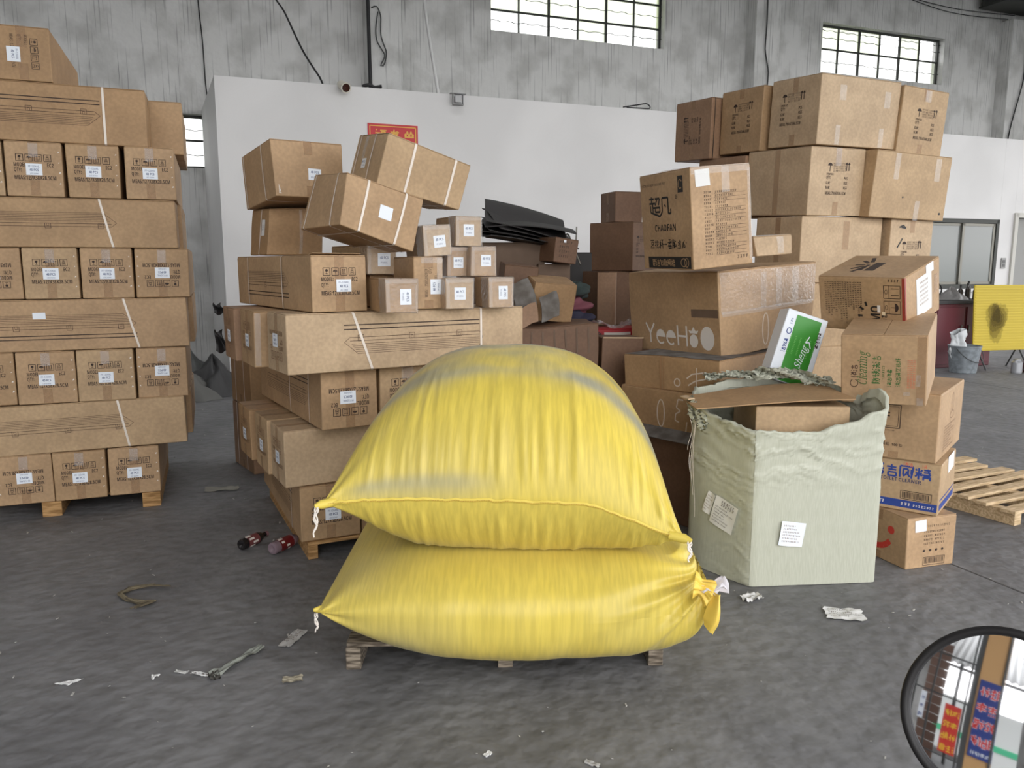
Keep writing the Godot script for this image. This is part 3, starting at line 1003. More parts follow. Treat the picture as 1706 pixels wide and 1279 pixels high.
# ------------------------------------------------------------------ right pile of export cartons
func right_pile() -> void:
	var G := "big export cartons in the right rear pile"
	var yr := Vector3(25.0, 3.0, 0.8)
	var S := Vector3(0.785, 0.463, 0.456)     # lying with the long side to the front
	var K: Dictionary
	K = carton("big carton with rotated print on its end, farthest left of the top row", G, Vector3(1.816, 2.443, -6.74), S, yr, 5, {"seam": "x", "tape": 0.07})
	export_end(K, "left", 0.0, 0.0, 1.0, PI / 2)
	strap(K, "x", -0.36, 0, 0.006, M.black)
	K = carton("big carton with upright print on its end, second from left of the top row", G, Vector3(2.094, 2.448, -6.346), S, yr, 1, {"seam": "x", "tape": 0.07})
	export_end(K, "left", 0.01, 0.02)
	K = carton("wide carton with two white tape tabs on its pale front, top row's middle", G, Vector3(2.337, 2.435, -5.917), Vector3(0.775, 0.463, 0.456), Vector3(25.7, 3.8, 0.8), 4, {"seam": "x", "tape": 0.10})
	export_end(K, "left", -0.02, 0.02)
	tape_bits(K, "front", [[-0.18, 0.12, 0.06, 0.10], [0.26, 0.10, 0.06, 0.11], [-0.2, -0.16, 0.045, 0.13], [0.23, -0.16, 0.045, 0.13]])
	K = carton("carton with end print and tape tab, rightmost of the top row", G, Vector3(2.843, 2.42, -6.31), Vector3(0.47, 0.463, 0.785), Vector3(24.0, 3.0, -2.0), 2, {"seam": "z", "tape": 0.09})
	export_end(K, "front", 0.02, -0.02)
	tape_bits(K, "front", [[0.02, 0.18, 0.06, 0.08]])
	# second row
	K = carton("dark carton mostly hidden below the leftmost two of the top row", G, Vector3(1.87, 1.965, -6.44), Vector3(0.514, 0.463, 0.55), yr, 5, {"seam": "z"})
	K = carton("wide pale carton with end print at right and plain long left side, second row", G, Vector3(2.144, 1.955, -5.918), Vector3(0.514, 0.463, 0.624), yr, 4, {"seam": "z", "tape": 0.12})
	export_end(K, "front", 0.0, 0.02)
	tape_bits(K, "front", [[0.0, 0.17, 0.055, 0.12]])
	tape_bits(K, "left", [[0.0, 0.0, 0.05, 0.45]], M.tape)
	K = carton("wide plain carton with two tape strips and small holes, right end of second row", G, Vector3(2.796, 1.945, -6.041), S, Vector3(25.4, 4.5, -1.0), 2, {"seam": "x", "tape": 0.1})
	tape_bits(K, "front", [[-0.18, 0.13, 0.05, 0.18], [0.25, 0.13, 0.06, 0.16], [0.08, -0.17, 0.05, 0.14]])
	var hole := Ink.new()
	hole.disc(-0.08, -0.08, 0.008, 0.007)
	hole.disc(0.335, -0.18, 0.012, 0.009)
	stamp(K, "front", hole, M.black, "hole")
	# third row and what carries it
	for i in 4:
		var y := 1.478 - i * 0.466
		var names_l := ["wide plain pale carton in the third row, beside the white-topped small box", "plain pale carton directly below the third row, behind the long taped carton"]
		if i < 2:
			K = carton(names_l[i], G, Vector3(2.277, y, -5.914), S, Vector3(25.0, 1.5, 0.6), 4 if i == 0 else 2, {"seam": "x", "tape": 0.1})
			tape_bits(K, "left", [[0.0, 0.0, 0.05, 0.45]], M.tape)
			tape_bits(K, "front", [[0.03, 0.1, 0.06, 0.2]], M.tape)
		else:
			carton("big carton hidden low in the right rear pile", "cartons hidden inside the right pile", Vector3(2.277, maxf(y, 0.1), -5.914), Vector3(0.785, 0.463 if i == 2 else 0.44, 0.456), Vector3(25, 0, 0), 2, {"seam": "x"})
		if i == 0:
			K = carton("carton with end print and ink scribbles, right end of the third row", G, Vector3(2.818, y, -6.297), Vector3(0.456, 0.463, 0.785), Vector3(25, 1.5, 0), 4, {"seam": "z", "tape": 0.1})
			export_end(K, "front", 0.0, -0.04)
			var q := Ink.new()
			q.path([Vector2(-0.14, 0.17), Vector2(-0.1, 0.185), Vector2(-0.07, 0.165), Vector2(-0.12, 0.172)], 0.012)
			q.path([Vector2(-0.15, 0.02), Vector2(-0.12, 0.06), Vector2(-0.1, 0.09)], 0.012)
			stamp(K, "front", q, M.black, "scribble")
		else:
			carton("big carton hidden low in the right rear pile", "cartons hidden inside the right pile", Vector3(2.818, maxf(y, 0.1), -6.297), Vector3(0.456, 0.463 if i < 3 else 0.44, 0.785), Vector3(25, 0, 0), 2, {"seam": "z"})
	pallet("pallet under the right rear pile of big export cartons", Vector3(2.35, 0, -6.2), 25.0, Vector3(1.5, 0.078, 1.0), M.wood, 6, 0.09)

# ------------------------------------------------------------------ the column of used cartons in front of it
func used_cartons() -> void:
	var K: Dictionary
	var q: Ink
	# at floor level
	K = carton("shade-darkened brown carton at floor level between yellow sack and green-wrapped bundle", "", Vector3(1.18, 0.0, -5.03), Vector3(0.70, 0.55, 0.70), Vector3(40.5, 0, 0), 6, {"seam": "x", "tape": 0.0})  # deepest tone paints in the shade it stands in
	K = carton("dark brown carton with chalk handwriting and loose bottom flap, behind the cardboard lid", "", Vector3(1.215, 0.553, -4.97), Vector3(0.70, 0.29, 0.71), Vector3(40.5, 0, 1.5), 3, {"seam": "x", "tape": 0.0, "crumple": 0.01})
	q = Ink.new()
	q.ring(-0.03, 0.0, 0.028, 0.085, 0.008)
	q.path([Vector2(0.14, 0.10), Vector2(0.10, 0.10), Vector2(0.09, 0.05), Vector2(0.12, 0.03), Vector2(0.085, 0.01), Vector2(0.08, -0.03), Vector2(0.11, -0.04)], 0.008)
	q.path([Vector2(0.17, -0.03), Vector2(0.16, -0.10), Vector2(0.19, -0.11), Vector2(0.23, -0.05)], 0.008)
	q.line(Vector2(0.07, -0.09), Vector2(0.1, -0.115), 0.006)
	stamp(K, "left", q, M.chalk, "handwriting")
	var b := Buf.new()
	b.rbox(Vector3.ZERO, Vector3(0.06, 0.003, 0.3), 0.002, 2)
	var fl := part("bottom_flap", b, M.dustyboard, K.node, Vector3(-0.39, 0.035, 0.0))
	fl.rotation.z = deg_to_rad(28)
	K = carton("creased brown carton with dusty top and chalk marks, below the white-lettered carton", "", Vector3(1.243, 0.848, -4.966), Vector3(0.725, 0.205, 0.728), Vector3(40.5, -1.3, 2.3), 3, {"seam": "x", "tape": 0.0, "crumple": 0.012})
	q = Ink.new()
	q.ring(0.06, -0.05, 0.022, 0.022, 0.007)
	q.path([Vector2(0.13, -0.02), Vector2(0.17, 0.01), Vector2(0.25, 0.025)], 0.008)
	q.path([Vector2(0.14, -0.06), Vector2(0.19, -0.03), Vector2(0.27, -0.01)], 0.008)
	q.line(Vector2(0.2, 0.05), Vector2(0.2, -0.09), 0.006)
	stamp(K, "left", q, M.chalk, "handwriting")
	b = Buf.new()
	patch(b, K, "top", -0.36, -0.36, 0.36, 0.36, 0.002)
	part("dust", b, M.dustyboard, K.node)
	b = Buf.new()
	patch(b, K, "left", -0.075, -0.1, -0.06, 0.1, 0.002, 0.006)
	patch(b, K, "left", -0.045, -0.1, -0.038, 0.1, 0.002, 0.006)
	part("crease", b, M.flute, K.node)
	# the long one with the white letters
	K = carton("long worn carton with big white lettering and taped film along its right side", "", Vector3(1.407, 1.062, -5.251), Vector3(0.80, 0.523, 0.90), Vector3(27.3, -0.9, 5.0), 0, {"seam": "x", "tape": 0.0, "crumple": 0.012, "off": {5: Vector3(-0.03, 0.03, 0), 7: Vector3(0.02, -0.01, 0)}})
	q = Ink.new()
	var y0 := -0.205
	var hh := 0.13
	q.path([Vector2(-0.27, y0 + hh), Vector2(-0.225, y0 + hh * 0.5), Vector2(-0.225, y0)], 0.014)
	q.line(Vector2(-0.225, y0 + hh * 0.5), Vector2(-0.18, y0 + hh), 0.014)
	for x in [-0.115, -0.01]:
		q.ring(x, y0 + 0.045, 0.042, 0.044, 0.013, 0.0, TAU * 0.86)
		q.disc(x, y0 + 0.045, 0.045, 0.046, 0, PI)
	q.line(Vector2(0.06, y0), Vector2(0.06, y0 + hh), 0.014)
	q.line(Vector2(0.145, y0), Vector2(0.145, y0 + hh), 0.014)
	q.line(Vector2(0.06, y0 + hh * 0.48), Vector2(0.145, y0 + hh * 0.48), 0.013)
	q.disc(0.21, y0 + 0.038, 0.04, 0.042)
	q.poly([Vector2(0.175, y0 + 0.085), Vector2(0.165, y0 + 0.105), Vector2(0.19, y0 + 0.10), Vector2(0.21, y0 + 0.125), Vector2(0.23, y0 + 0.10), Vector2(0.255, y0 + 0.105), Vector2(0.245, y0 + 0.085)])
	q.disc(0.335, y0 + 0.06, 0.062, 0.072)
	stamp(K, "left", q, M.whiteink, "lettering")
	b = Buf.new()
	patch(b, K, "front", -0.39, 0.0, 0.39, 0.25, 0.003, 0.012)
	part("stretch_film", b, M.film, K.node)
	tape_bits(K, "front", [[-0.05, 0.12, 0.045, 0.22], [0.08, 0.12, 0.05, 0.24], [0.22, 0.13, 0.055, 0.22], [0.0, 0.0, 0.76, 0.03]])
	q = Ink.new()
	q.ring(-0.03, -0.13, 0.026, 0.10, 0.008)
	q.path([Vector2(0.16, -0.05), Vector2(0.11, -0.08), Vector2(0.10, -0.14), Vector2(0.13, -0.17)], 0.008)
	q.line(Vector2(0.07, -0.2), Vector2(0.09, -0.22), 0.008)
	stamp(K, "front", q, M.chalk, "handwriting")
	b = Buf.new()
	patch(b, K, "left", 0.2, -0.02, 0.44, 0.03, 0.0015)
	part("scuff", b, M.darkboard, K.node)
	# the carton with black characters on top of it
	K = carton("tall carton with black characters and a printed list, on the white-lettered carton", "", Vector3(1.088, 1.59, -4.657), Vector3(0.381, 0.55, 0.56), Vector3(19.0, 0.7, 5.8), 0, {"seam": "x", "tape": 0.0, "jitter": 0.002})
	q = Ink.new()
	q.han("超凡", -0.17, 0.03, 0.115, 0.1, 1.05, 0.0, 1.0)
	q.text("CHAOFAN", 0.0, -0.055, 0.038, 1, true, 0.95)
	q.han("豆花杯", -0.185, -0.155, 0.05, 0.11, 0.95)
	q.line(Vector2(-0.02, -0.13), Vector2(0.012, -0.13), 0.007)
	q.han("香脆点心", 0.02, -0.155, 0.05, 0.11, 0.9)
	q.ring(0.135, 0.13, 0.011, 0.011, 0.003)
	q.text("R", 0.135, 0.124, 0.012, 1)
	q.fine(-0.25, 0.02, 0.205, 0.013, rnd)
	stamp(K, "left", q, M.black)
	q = Ink.new()
	q.rect(0.02, -0.235, 0.48, 0.066)
	stamp(K, "left", q, M.black, "printed_band")
	q = Ink.new()
	q.rect(0.18, 0.195, 0.055, 0.09)
	stamp(K, "left", q, M.black, "printed_emblem")
	q = Ink.new()
	q.han("商洁包防规格", -0.17, -0.255, 0.038, 0.13)
	q.ring(0.185, -0.235, 0.03, 0.022, 0.006)
	q.ring(0.215, -0.235, 0.022, 0.024, 0.005)
	q.ring(0.18, 0.195, 0.018, 0.024, 0.006, 0.6, 5.4)
	stamp(K, "left", q, M.kraft1, "lettering", 0.0013)
	q = Ink.new()
	for i in 18:
		var y := 0.13 - i * 0.0195
		q.fine(-0.11, -0.11 + rnd.randf_range(0.03, 0.055), y, 0.0105, rnd)
		q.fine(-0.04, -0.04 + rnd.randf_range(0.06, 0.2), y, 0.0105, rnd)
		if i % 5 != 3:
			q.line(Vector2(-0.045, y - 0.004), Vector2(0.155, y - 0.004), 0.0015)
	q.fine(0.09, 0.155, -0.235, 0.017, rnd)
	stamp(K, "front", q, M.ink)
	sticker(K, "front", -0.115, 0.215, 0.09, 0.09, null, 0.05, M.paper)
	tape_bits(K, "front", [[0.03, 0.20, 0.05, 0.14], [0.0, 0.255, 0.37, 0.04], [0.18, 0.0, 0.02, 0.5]])
	b = Buf.new()
	patch(b, K, "top", -0.18, -0.1, 0.18, 0.1, 0.0055, 0.004)
	part("stretch_film", b, M.film, K.node)
	K = carton("small flat carton with whitish top, right of the tall printed carton", "", Vector3(1.505, 1.652, -4.83), Vector3(0.285, 0.118, 0.26), Vector3(22.0, 0, 4.0), 4, {"seam": "x", "tape": 0.0, "off": {4: Vector3(0.03, 0, 0)}})
	tape_bits(K, "front", [[0.05, 0.0, 0.05, 0.10]])
	b = Buf.new()
	patch(b, K, "top", -0.14, -0.13, 0.14, 0.13, 0.001)
	part("paper_top", b, M.paper, K.node)
	# column on the right
	K = carton("small carton with red smile mark and label, lowest in the right front column", "", Vector3(2.17, 0.0, -4.165), Vector3(0.316, 0.282, 0.40), Vector3(16.9, 0, 0), 0, {"seam": "x", "tape": 0.06, "jitter": 0.006})
	q = Ink.new()
	for i in 10:
		var a := lerpf(-2.9, -0.5, i / 9.0)
		var a2 := lerpf(-2.9, -0.5, (i + 1) / 9.0)
		if i < 9:
			q.line(Vector2(-0.02 + 0.12 * cos(a), 0.03 + 0.1 * sin(a)), Vector2(-0.02 + 0.12 * cos(a2), 0.03 + 0.1 * sin(a2)), 0.032)
	q.disc(0.09, 0.045, 0.024, 0.022)
	stamp(K, "left", q, M.red)
	q = Ink.new()
	q.fine(-0.04, 0.12, 0.085, 0.011, rnd)
	for i in 4:
		q.fine(-0.05, 0.0 + rnd.randf_range(0, 0.02), 0.055 - i * 0.022, 0.01, rnd)
		q.fine(0.02, 0.08, 0.055 - i * 0.022, 0.01, rnd)
	for i in 4:
		q.disc(-0.045 + i * 0.04, -0.045, 0.008, 0.007)
	q.frame(0.025, -0.105, 0.14, 0.045, 0.003)
	for i in 16:
		q.rect(-0.035 + i * 0.008, -0.102, rnd.randf_range(0.002, 0.005), 0.032)
	stamp(K, "front", q, M.ink)
	sticker(K, "front", -0.075, 0.095, 0.07, 0.062, null, 0.06)
	K = carton("carton with blue band, blue characters and English lettering, second in the right front column", "", Vector3(2.246, 0.284, -4.257), Vector3(0.47, 0.282, 0.36), Vector3(51.8, 0, 0), 2, {"seam": "x", "tape": 0.0, "jitter": 0.006})
	q = Ink.new()
	q.han("洁厕精", -0.105, 0.045, 0.062, 0.15, 1.15)
	q.rect(0.0, -0.1, 0.35, 0.042)
	stamp(K, "left", q, M.blue)
	q = Ink.new()
	q.text("TOILET CLEANER", -0.11, 0.02, 0.019, 0, true, 0.95)
	stamp(K, "left", q, mat(Color8(56, 60, 92), 0.7), "lettering")
	q = Ink.new()
	q.frame(0.07, -0.05, 0.15, 0.045, 0.003)
	for i in 22:
		q.rect(0.005 + i * 0.006, -0.05, rnd.randf_range(0.0015, 0.004), 0.034)
	q.ring(-0.14, -0.02, 0.03, 0.013, 0.003)
	stamp(K, "left", q, M.ink, "barcode")
	q = Ink.new()
	q.han("健洁", 0.0, 0.108, 0.02, 0.12)
	q.han("清", 0.09, 0.108, 0.02, 0.12)
	stamp(K, "left", q, M.orange, "lettering")
	q = Ink.new()
	for x in [-0.13, 0.0]:
		q.fine(x, x + 0.05, -0.108, 0.016, rnd)
	q.fine(0.06, 0.16, -0.108, 0.012, rnd)
	stamp(K, "left", q, M.whiteink, "lettering", 0.0012)
	q = Ink.new()
	q.rect(0.0, -0.10, 0.42, 0.035)
	q.rect(0.0, -0.06, 0.42, 0.008)
	stamp(K, "front", q, M.blue)
	tape_bits(K, "front", [[0.06, 0.1, 0.2, 0.09]], M.paper)
	K = carton("carton with framed black characters, third in the right front column", "", Vector3(2.27, 0.568, -4.375), Vector3(0.72, 0.368, 0.42), Vector3(52.0, 0, 0), 0, {"seam": "x", "tape": 0.05, "jitter": 0.004})
	q = Ink.new()
	q.frame(-0.075, 0.045, 0.20, 0.125, 0.004)
	q.frame(-0.075, 0.045, 0.18, 0.105, 0.002)
	q.fine(-0.12, 0.0, -0.035, 0.006, rnd)
	q.han("饼干", -0.125, 0.02, 0.048, 0.16, 0.95)
	q.han("规格", -0.06, -0.115, 0.017, 0.12)
	q.text("100", -0.01, -0.115, 0.014)
	q.han("包", 0.025, -0.115, 0.016, 0.12)
	stamp(K, "left", q, M.ink)
	q = Ink.new()
	q.disc(-0.135, -0.052, 0.012, 0.012)
	stamp(K, "left", q, M.red)
	q = Ink.new()
	for i in 9:
		q.fine(-0.2, 0.0 + rnd.randf_range(-0.05, 0.15), -0.02 - i * 0.016, 0.008, rnd)
	q.ring(0.0, 0.1, 0.03, 0.05, 0.004)
	q.ring(0.0, 0.03, 0.06, 0.02, 0.003)
	stamp(K, "front", q, M.inkpale)
	K = carton("carton with green script and characters turned upwards, fourth in the right front column", "", Vector3(2.032, 0.934, -4.157), Vector3(0.55, 0.364, 0.397), Vector3(58.3, -1.6, 8.5), 0, {"seam": "x", "tape": 0.0, "jitter": 0.004})
	q = Ink.new()
	q.text("Cleaning", 0.0, 0.055, 0.042, 1, false, 0.72, 0.0, "Droid Serif", 0.25)
	q.han("防锈洗洁", -0.075, 0.008, 0.036, 0.13, 0.9)
	q.fine(-0.05, 0.02, -0.012, 0.01, rnd)
	q.han("清洁健香", -0.085, -0.045, 0.02, 0.13)
	q.han("洗洁清爽花杯", -0.085, -0.085, 0.022, 0.13)
	stamp(K, "left", q.turned(PI / 2).moved(Vector2(-0.005, 0.0)), M.green)
	q = Ink.new()
	q.ring(-0.075, 0.13, 0.02, 0.018, 0.004, 0.5, 6.0)
	q.han("健洁", -0.045, 0.115, 0.03, 0.13)
	q.fine(-0.08, 0.05, 0.098, 0.007, rnd)
	stamp(K, "left", q.turned(PI / 2).moved(Vector2(-0.005, 0.0)), M.inkgrey)
	q = Ink.new()
	for i in 3:
		q.fine(-0.09, 0.06, -0.125 - i * 0.013, 0.009, rnd)
	stamp(K, "left", q.turned(PI / 2).moved(Vector2(-0.005, 0.0)), M.orange, "lettering")
	tape_bits(K, "left", [[0.172, 0.0, 0.04, 0.35]], M.tape)
	tape_bits(K, "left", [[0.16, -0.05, 0.02, 0.06], [0.17, -0.16, 0.03, 0.04], [0.11, -0.12, 0.03, 0.02]])
	K = carton("tilted carton with red edge tape, shipping paper and black print, topmost of right front column", "", Vector3(2.105, 1.292, -4.47), Vector3(0.46, 0.309, 0.47), Vector3(41.5, 0.8, 14.6), 1, {"seam": "z", "tape": 0.0, "jitter": 0.003})
	q = Ink.new()
	for i in 15:
		var l := rnd.randf_range(0.13, 0.25)
		q.fine(-0.125, -0.125 + l, 0.0 - i * 0.0142, 0.0095, rnd)
	stamp(K, "left", q.turned(-PI / 2).moved(Vector2(0.0, 0.0)), M.ink)
	q = Ink.new()
	q.text("OMO", -0.005, -0.015, 0.05, 1, true, 0.8)
	for a in 5:
		var t := 0.3 + a * 0.62
		q.line(Vector2(0.06 * cos(t), 0.045 + 0.035 * sin(t)), Vector2(0.085 * cos(t), 0.045 + 0.06 * sin(t)), 0.012)
	q.han("香洁", -0.045, -0.05, 0.028, 0.14)
	stamp(K, "left", q.turned(PI / 2).moved(Vector2(0.09, -0.065)), M.black, "lettering")
	q = Ink.new()
	for i in 2:
		var y := 0.075 - i * 0.085
		q.frame(0.17, y, 0.085, 0.07, 0.003)
		q.line(Vector2(0.155, y - 0.035), Vector2(0.155, y + 0.035), 0.002)
		q.ring(0.14, y, 0.007, 0.012, 0.002)
		if i == 0:
			for e in [-1, 1]:
				q.line(Vector2(0.165, y + e * 0.018), Vector2(0.205, y + e * 0.018), 0.004)
		else:
			q.disc(0.185, y, 0.018, 0.024, -PI / 2, PI / 2)
			q.rect(0.178, y, 0.03, 0.003)
	q.fine(0.15, 0.2, 0.13, 0.014, rnd)
	stamp(K, "left", q, M.ink)
	sticker(K, "left", 0.1, -0.02, 0.016, 0.04, null, 0, M.whiteink)
	sticker(K, "left", 0.125, -0.045, 0.018, 0.02, null, 0, mat(Color8(224, 206, 170), 0.7))
	b = Buf.new()
	patch(b, K, "left", 0.222, -0.15, 0.235, 0.15, 0.001)
	patch(b, K, "front", -0.228, -0.15, -0.215, 0.15, 0.001)
	part("red_edge_tape", b, M.redtape, K.node)
	var pap := Ink.new()
	for i in 6:
		pap.fine(-0.06, 0.05, 0.07 - i * 0.024, 0.01, rnd)
	sticker(K, "front", 0.01, 0.0, 0.20, 0.215, pap, 0.02, M.paper, M.inkpale, "shipping_paper")
	sticker(K, "front", 0.09, 0.125, 0.10, 0.05, null, 0.02, M.white)
	tape_bits(K, "front", [[0.17, 0.02, 0.05, 0.10]], M.tape)
	q = Ink.new()
	q.rect(-0.02, 0.01, 0.17, 0.055)
	q.rect(-0.04, 0.06, 0.12, 0.02)
	for a in 5:
		var t := 0.5 + a * 0.55
		q.line(Vector2(0.02 + 0.06 * cos(t), 0.05 + 0.03 * sin(t)), Vector2(0.02 + 0.17 * cos(t), 0.06 + 0.075 * sin(t)), 0.022)
	stamp(K, "top", q, M.ink)
	# the green paper carton that leans between
	K = carton("flat green and white printed box leaning between the white-lettered carton and right column", "", Vector3(1.545, 0.93, -4.40), Vector3(0.25, 0.41, 0.115), Vector3(6.0, -6.0, -18.0), 4, {"seam": "x", "tape": 0.0, "mat": M.white, "name": "printed_box", "category": "box", "flaps": false})
	q = Ink.new()
	q.rect(0.012, -0.01, 0.155, 0.38)
	stamp(K, "front", q, M.gloss_green, "green_panel")
	q = Ink.new()
	q.text("Sheng", 0.0, 0.0, 0.04, 1, false, 0.8, 0.0, "Droid Serif", 0.3)
	q.path([Vector2(0.07, 0.0), Vector2(0.1, 0.02), Vector2(0.09, 0.04), Vector2(0.13, 0.03)], 0.006)
	stamp(K, "front", q.turned(PI / 2 - 0.1).moved(Vector2(0.06, -0.05)), M.white, "lettering", 0.0013)
	q = Ink.new()
	for i in 6:
		q.fine(-0.04, 0.06, 0.06 - i * 0.03, 0.008, rnd)
	stamp(K, "front", q.turned(PI / 2).moved(Vector2(0.0, 0.0)), mat(Color8(120, 190, 100), 0.5), "lettering", 0.0012)
	q = Ink.new()
	q.han("洁包清", -0.06, -0.01, 0.022, 0.15)
	q.ring(0.06, 0.0, 0.016, 0.013, 0.005)
	q.fine(0.1, 0.14, -0.005, 0.012, rnd)
	stamp(K, "front", q.turned(PI / 2).moved(Vector2(-0.085, 0.02)), M.blue, "lettering")
	q = Ink.new()
	q.han("香洁包清", -0.03, -0.01, 0.02, 0.15)
	stamp(K, "front", q.turned(PI / 2).moved(Vector2(0.097, 0.06)), M.ink, "lettering")
	var dk := Ink.new()
	for i in 14:
		dk.disc(rnd.randf_range(-0.04, 0.04), rnd.randf_range(-0.18, 0.18), rnd.randf_range(0.01, 0.025), rnd.randf_range(0.015, 0.04))
	stamp(K, "right", dk, mat(Color8(92, 80, 90), 0.6), "printed_picture")

# ------------------------------------------------------------------ bundle wrapped in pale green woven plastic
func wrapped_bundle() -> void:
	var n := thing("wrapped_bundle", "tall bundle wrapped in pale green woven plastic with two white papers, right front", "bundle", Vector3.ZERO)
	var pts := [Vector2(1.186, -3.71), Vector2(1.854, -3.77), Vector2(1.66, -4.42), Vector2(1.05, -4.42), Vector2(0.955, -4.06), Vector2(1.0, -3.965)]
	var N := 150
	var ring := []
	var per := 0.0
	var seg := []
	for i in pts.size():
		seg.append(pts[i].distance_to(pts[(i + 1) % pts.size()]))
		per += seg[i]
	for i in N:
		var at := per * i / N
		var k := 0
		while at > seg[k]:
			at -= seg[k]
			k += 1
		ring.append(pts[k].lerp(pts[(k + 1) % pts.size()], at / seg[k]))
	# soften the corners a little
	for pass_ in 2:
		var r2 := ring.duplicate()
		for i in N:
			r2[i] = (ring[(i + N - 1) % N] + ring[i] * 2.0 + ring[(i + 1) % N]) / 4.0
		ring = r2
	var mid := Vector2(1.42, -4.08)
	# height of the upper rim along the perimeter: [share of the perimeter, height]
	var rim := [[0.0, 0.80], [0.10, 0.79], [0.17, 0.83], [0.235, 0.895], [0.262, 0.985], [0.285, 0.98], [0.32, 0.93], [0.40, 0.95], [0.5, 0.97], [0.6, 0.96], [0.72, 0.90], [0.80, 0.855], [0.86, 0.87], [0.93, 0.825], [1.0, 0.80]]
	var fold := func(s: float, y: float) -> float:
		var up := smoothstep(0.46, 0.66, y)
		var left := smoothstep(0.84, 0.99, s)
		var f := sin(y * 70.0 + dent.get_noise_2d(s * 900.0, y * 60.0) * 5.0 + s * 18.0) * 0.5 + sin(y * 41.0 - s * 26.0 + dent.get_noise_2d(s * 500.0 + 90.0, y * 130.0) * 4.0) * 0.5
		var cr: float = ridge(y * 1500.0 + s * 900.0 + dent.get_noise_2d(s * 700.0, y * 200.0) * 160.0) - 0.3
		return f * 0.003 * up + cr * (0.0105 * up + 0.005 * left) + dent.get_noise_2d(s * 2000.0, y * 300.0) * (0.002 + 0.010 * smoothstep(0.72, 0.9, y))
	var b := Buf.new()
	var rows := 90
	var wall := func(s: float, t: float) -> Vector3:
		var i := int(round(s * N)) % N
		var p: Vector2 = ring[i]
		var top := 0.0
		for k in rim.size() - 1:
			if s >= rim[k][0] and s <= rim[k + 1][0]:
				top = lerpf(rim[k][1], rim[k + 1][1], smoothstep(0.0, 1.0, (s - rim[k][0]) / (rim[k + 1][0] - rim[k][0])))
		top += dent.get_noise_1d(s * 3000.0) * 0.014 + dent.get_noise_1d(s * 11000.0) * 0.006
		var y := 0.003 + (top - 0.003) * minf(t / 0.9, 1.0)
		var out: Vector2 = (p - mid).normalized()
		var o: float = fold.call(s, y)
		# the last tenth rolls over inwards
		if t > 0.9:
			var a := (t - 0.9) / 0.1
			o -= 0.012 * a
			y += 0.004 * sin(a * PI) - 0.045 * a * a
		else:
			o += 0.012 * smoothstep(0.75, 0.9, t)
		p += out * o
		return Vector3(p.x, y, p.y)
	b.sheet(N, rows, wall, Vector3.ZERO, Vector3(1.42, 0.4, -4.08))
	var m := mat(Color8(186, 188, 172), 0.5)
	m.albedo_texture = noise(41, 0.02, Color(0.95, 0.95, 0.94), g(1.0), 4)
	tri_scale(m, Vector3(14.0, 1.0, 14.0))
	m.normal_enabled = true
	m.normal_texture = bumps(42, 0.02, 3.0)
	m.normal_scale = 0.3
	m.rim_enabled = false
	M.wrap = m
	part("plastic_wrap", b, m, n)
	# loose crumpled plastic along the back rim and at the left corner
	var rag := func(p0: Vector3, p1: Vector3, wide: float, sag: float, sd: float) -> Buf:
		var r := Buf.new()
		r.sheet(60, 14, func(s, t):
			var e: Vector3 = p0.lerp(p1, s)
			var n1 := dent.get_noise_2d(s * 1500.0 + sd, t * 500.0)
			var n2 := dent.get_noise_2d(s * 1300.0 - sd, t * 600.0 + 90.0)
			var w := wide * (0.55 + 0.6 * absf(dent.get_noise_1d(s * 700.0 + sd)))
			return e + Vector3(n1 * 0.03, (t - 0.5) * w + n2 * 0.022 + sag * sin(s * PI), 0.025 * sin(t * 6.0 + s * 11.0) + n1 * 0.02), Vector3(0, 0.6, 1))
		return r
	part("crumpled_rim", rag.call(Vector3(1.10, 0.965, -4.40), Vector3(1.42, 0.985, -4.34), 0.05, 0.01, 10.0), m, n)
	part("crumpled_rim", rag.call(Vector3(1.36, 1.0, -4.33), Vector3(1.72, 0.965, -4.14), 0.085, 0.02, 300.0), m, n)
	part("gathered_corner", rag.call(Vector3(0.93, 0.87, -4.03), Vector3(1.0, 0.78, -3.965), 0.13, 0.0, 700.0), m, n)
	var path := []
	b = Buf.new()
	for k in 4:
		path = []
		for i in 12:
			var t := i / 11.0
			path.append(Vector3(0.93 + 0.008 * k + 0.01 * sin(t * 5.0 + k), lerpf(0.80, 0.80 - 0.16 - 0.12 * k, t), -3.99 + 0.006 * k))
		b.tube(path, 0.0012, 5)
	part("loose_thread", b, M.strap, n)
	# papers
	var fr := Vector3(1.854 - 1.186, 0, -0.06).normalized()
	var fo := Vector3(0.09, 0, 0.996)
	var fl := Vector3(1.0 - 1.186, 0, -3.965 + 3.71).normalized()
	var lo := Vector3(-0.81, 0, 0.586)
	for e in [[Vector3(1.186, 0, -3.71) + fr * 0.205, 0.275, 0.125, 0.125, fr, fo, M.white, "packing_list", -0.12], [Vector3(1.186, 0, -3.71) + fl * 0.165, 0.335, 0.145, 0.155, -fl, lo, M.paper, "waybill", -0.28], [Vector3(1.186, 0, -3.71) + fl * 0.262, 0.375, 0.05, 0.12, -fl, lo, M.paper, "tag", -0.35]]:
		var q := Ink.new()
		b = Buf.new()
		var c: Vector3 = e[0] + Vector3.UP * e[1] + e[5] * 0.011
		var R2: Vector3 = (e[4] * cos(e[8]) + Vector3.UP * sin(e[8]))
		var U2: Vector3 = (Vector3.UP * cos(e[8]) - e[4] * sin(e[8]))
		b.sheet(6, 6, func(s, t): return c + R2 * ((s - 0.5) * e[2]) + U2 * ((t - 0.5) * e[3]) + e[5] * 0.003 * sin(s * 5.0 + t * 3.0), e[5])
		var sh := part(e[7], b, e[6], n)
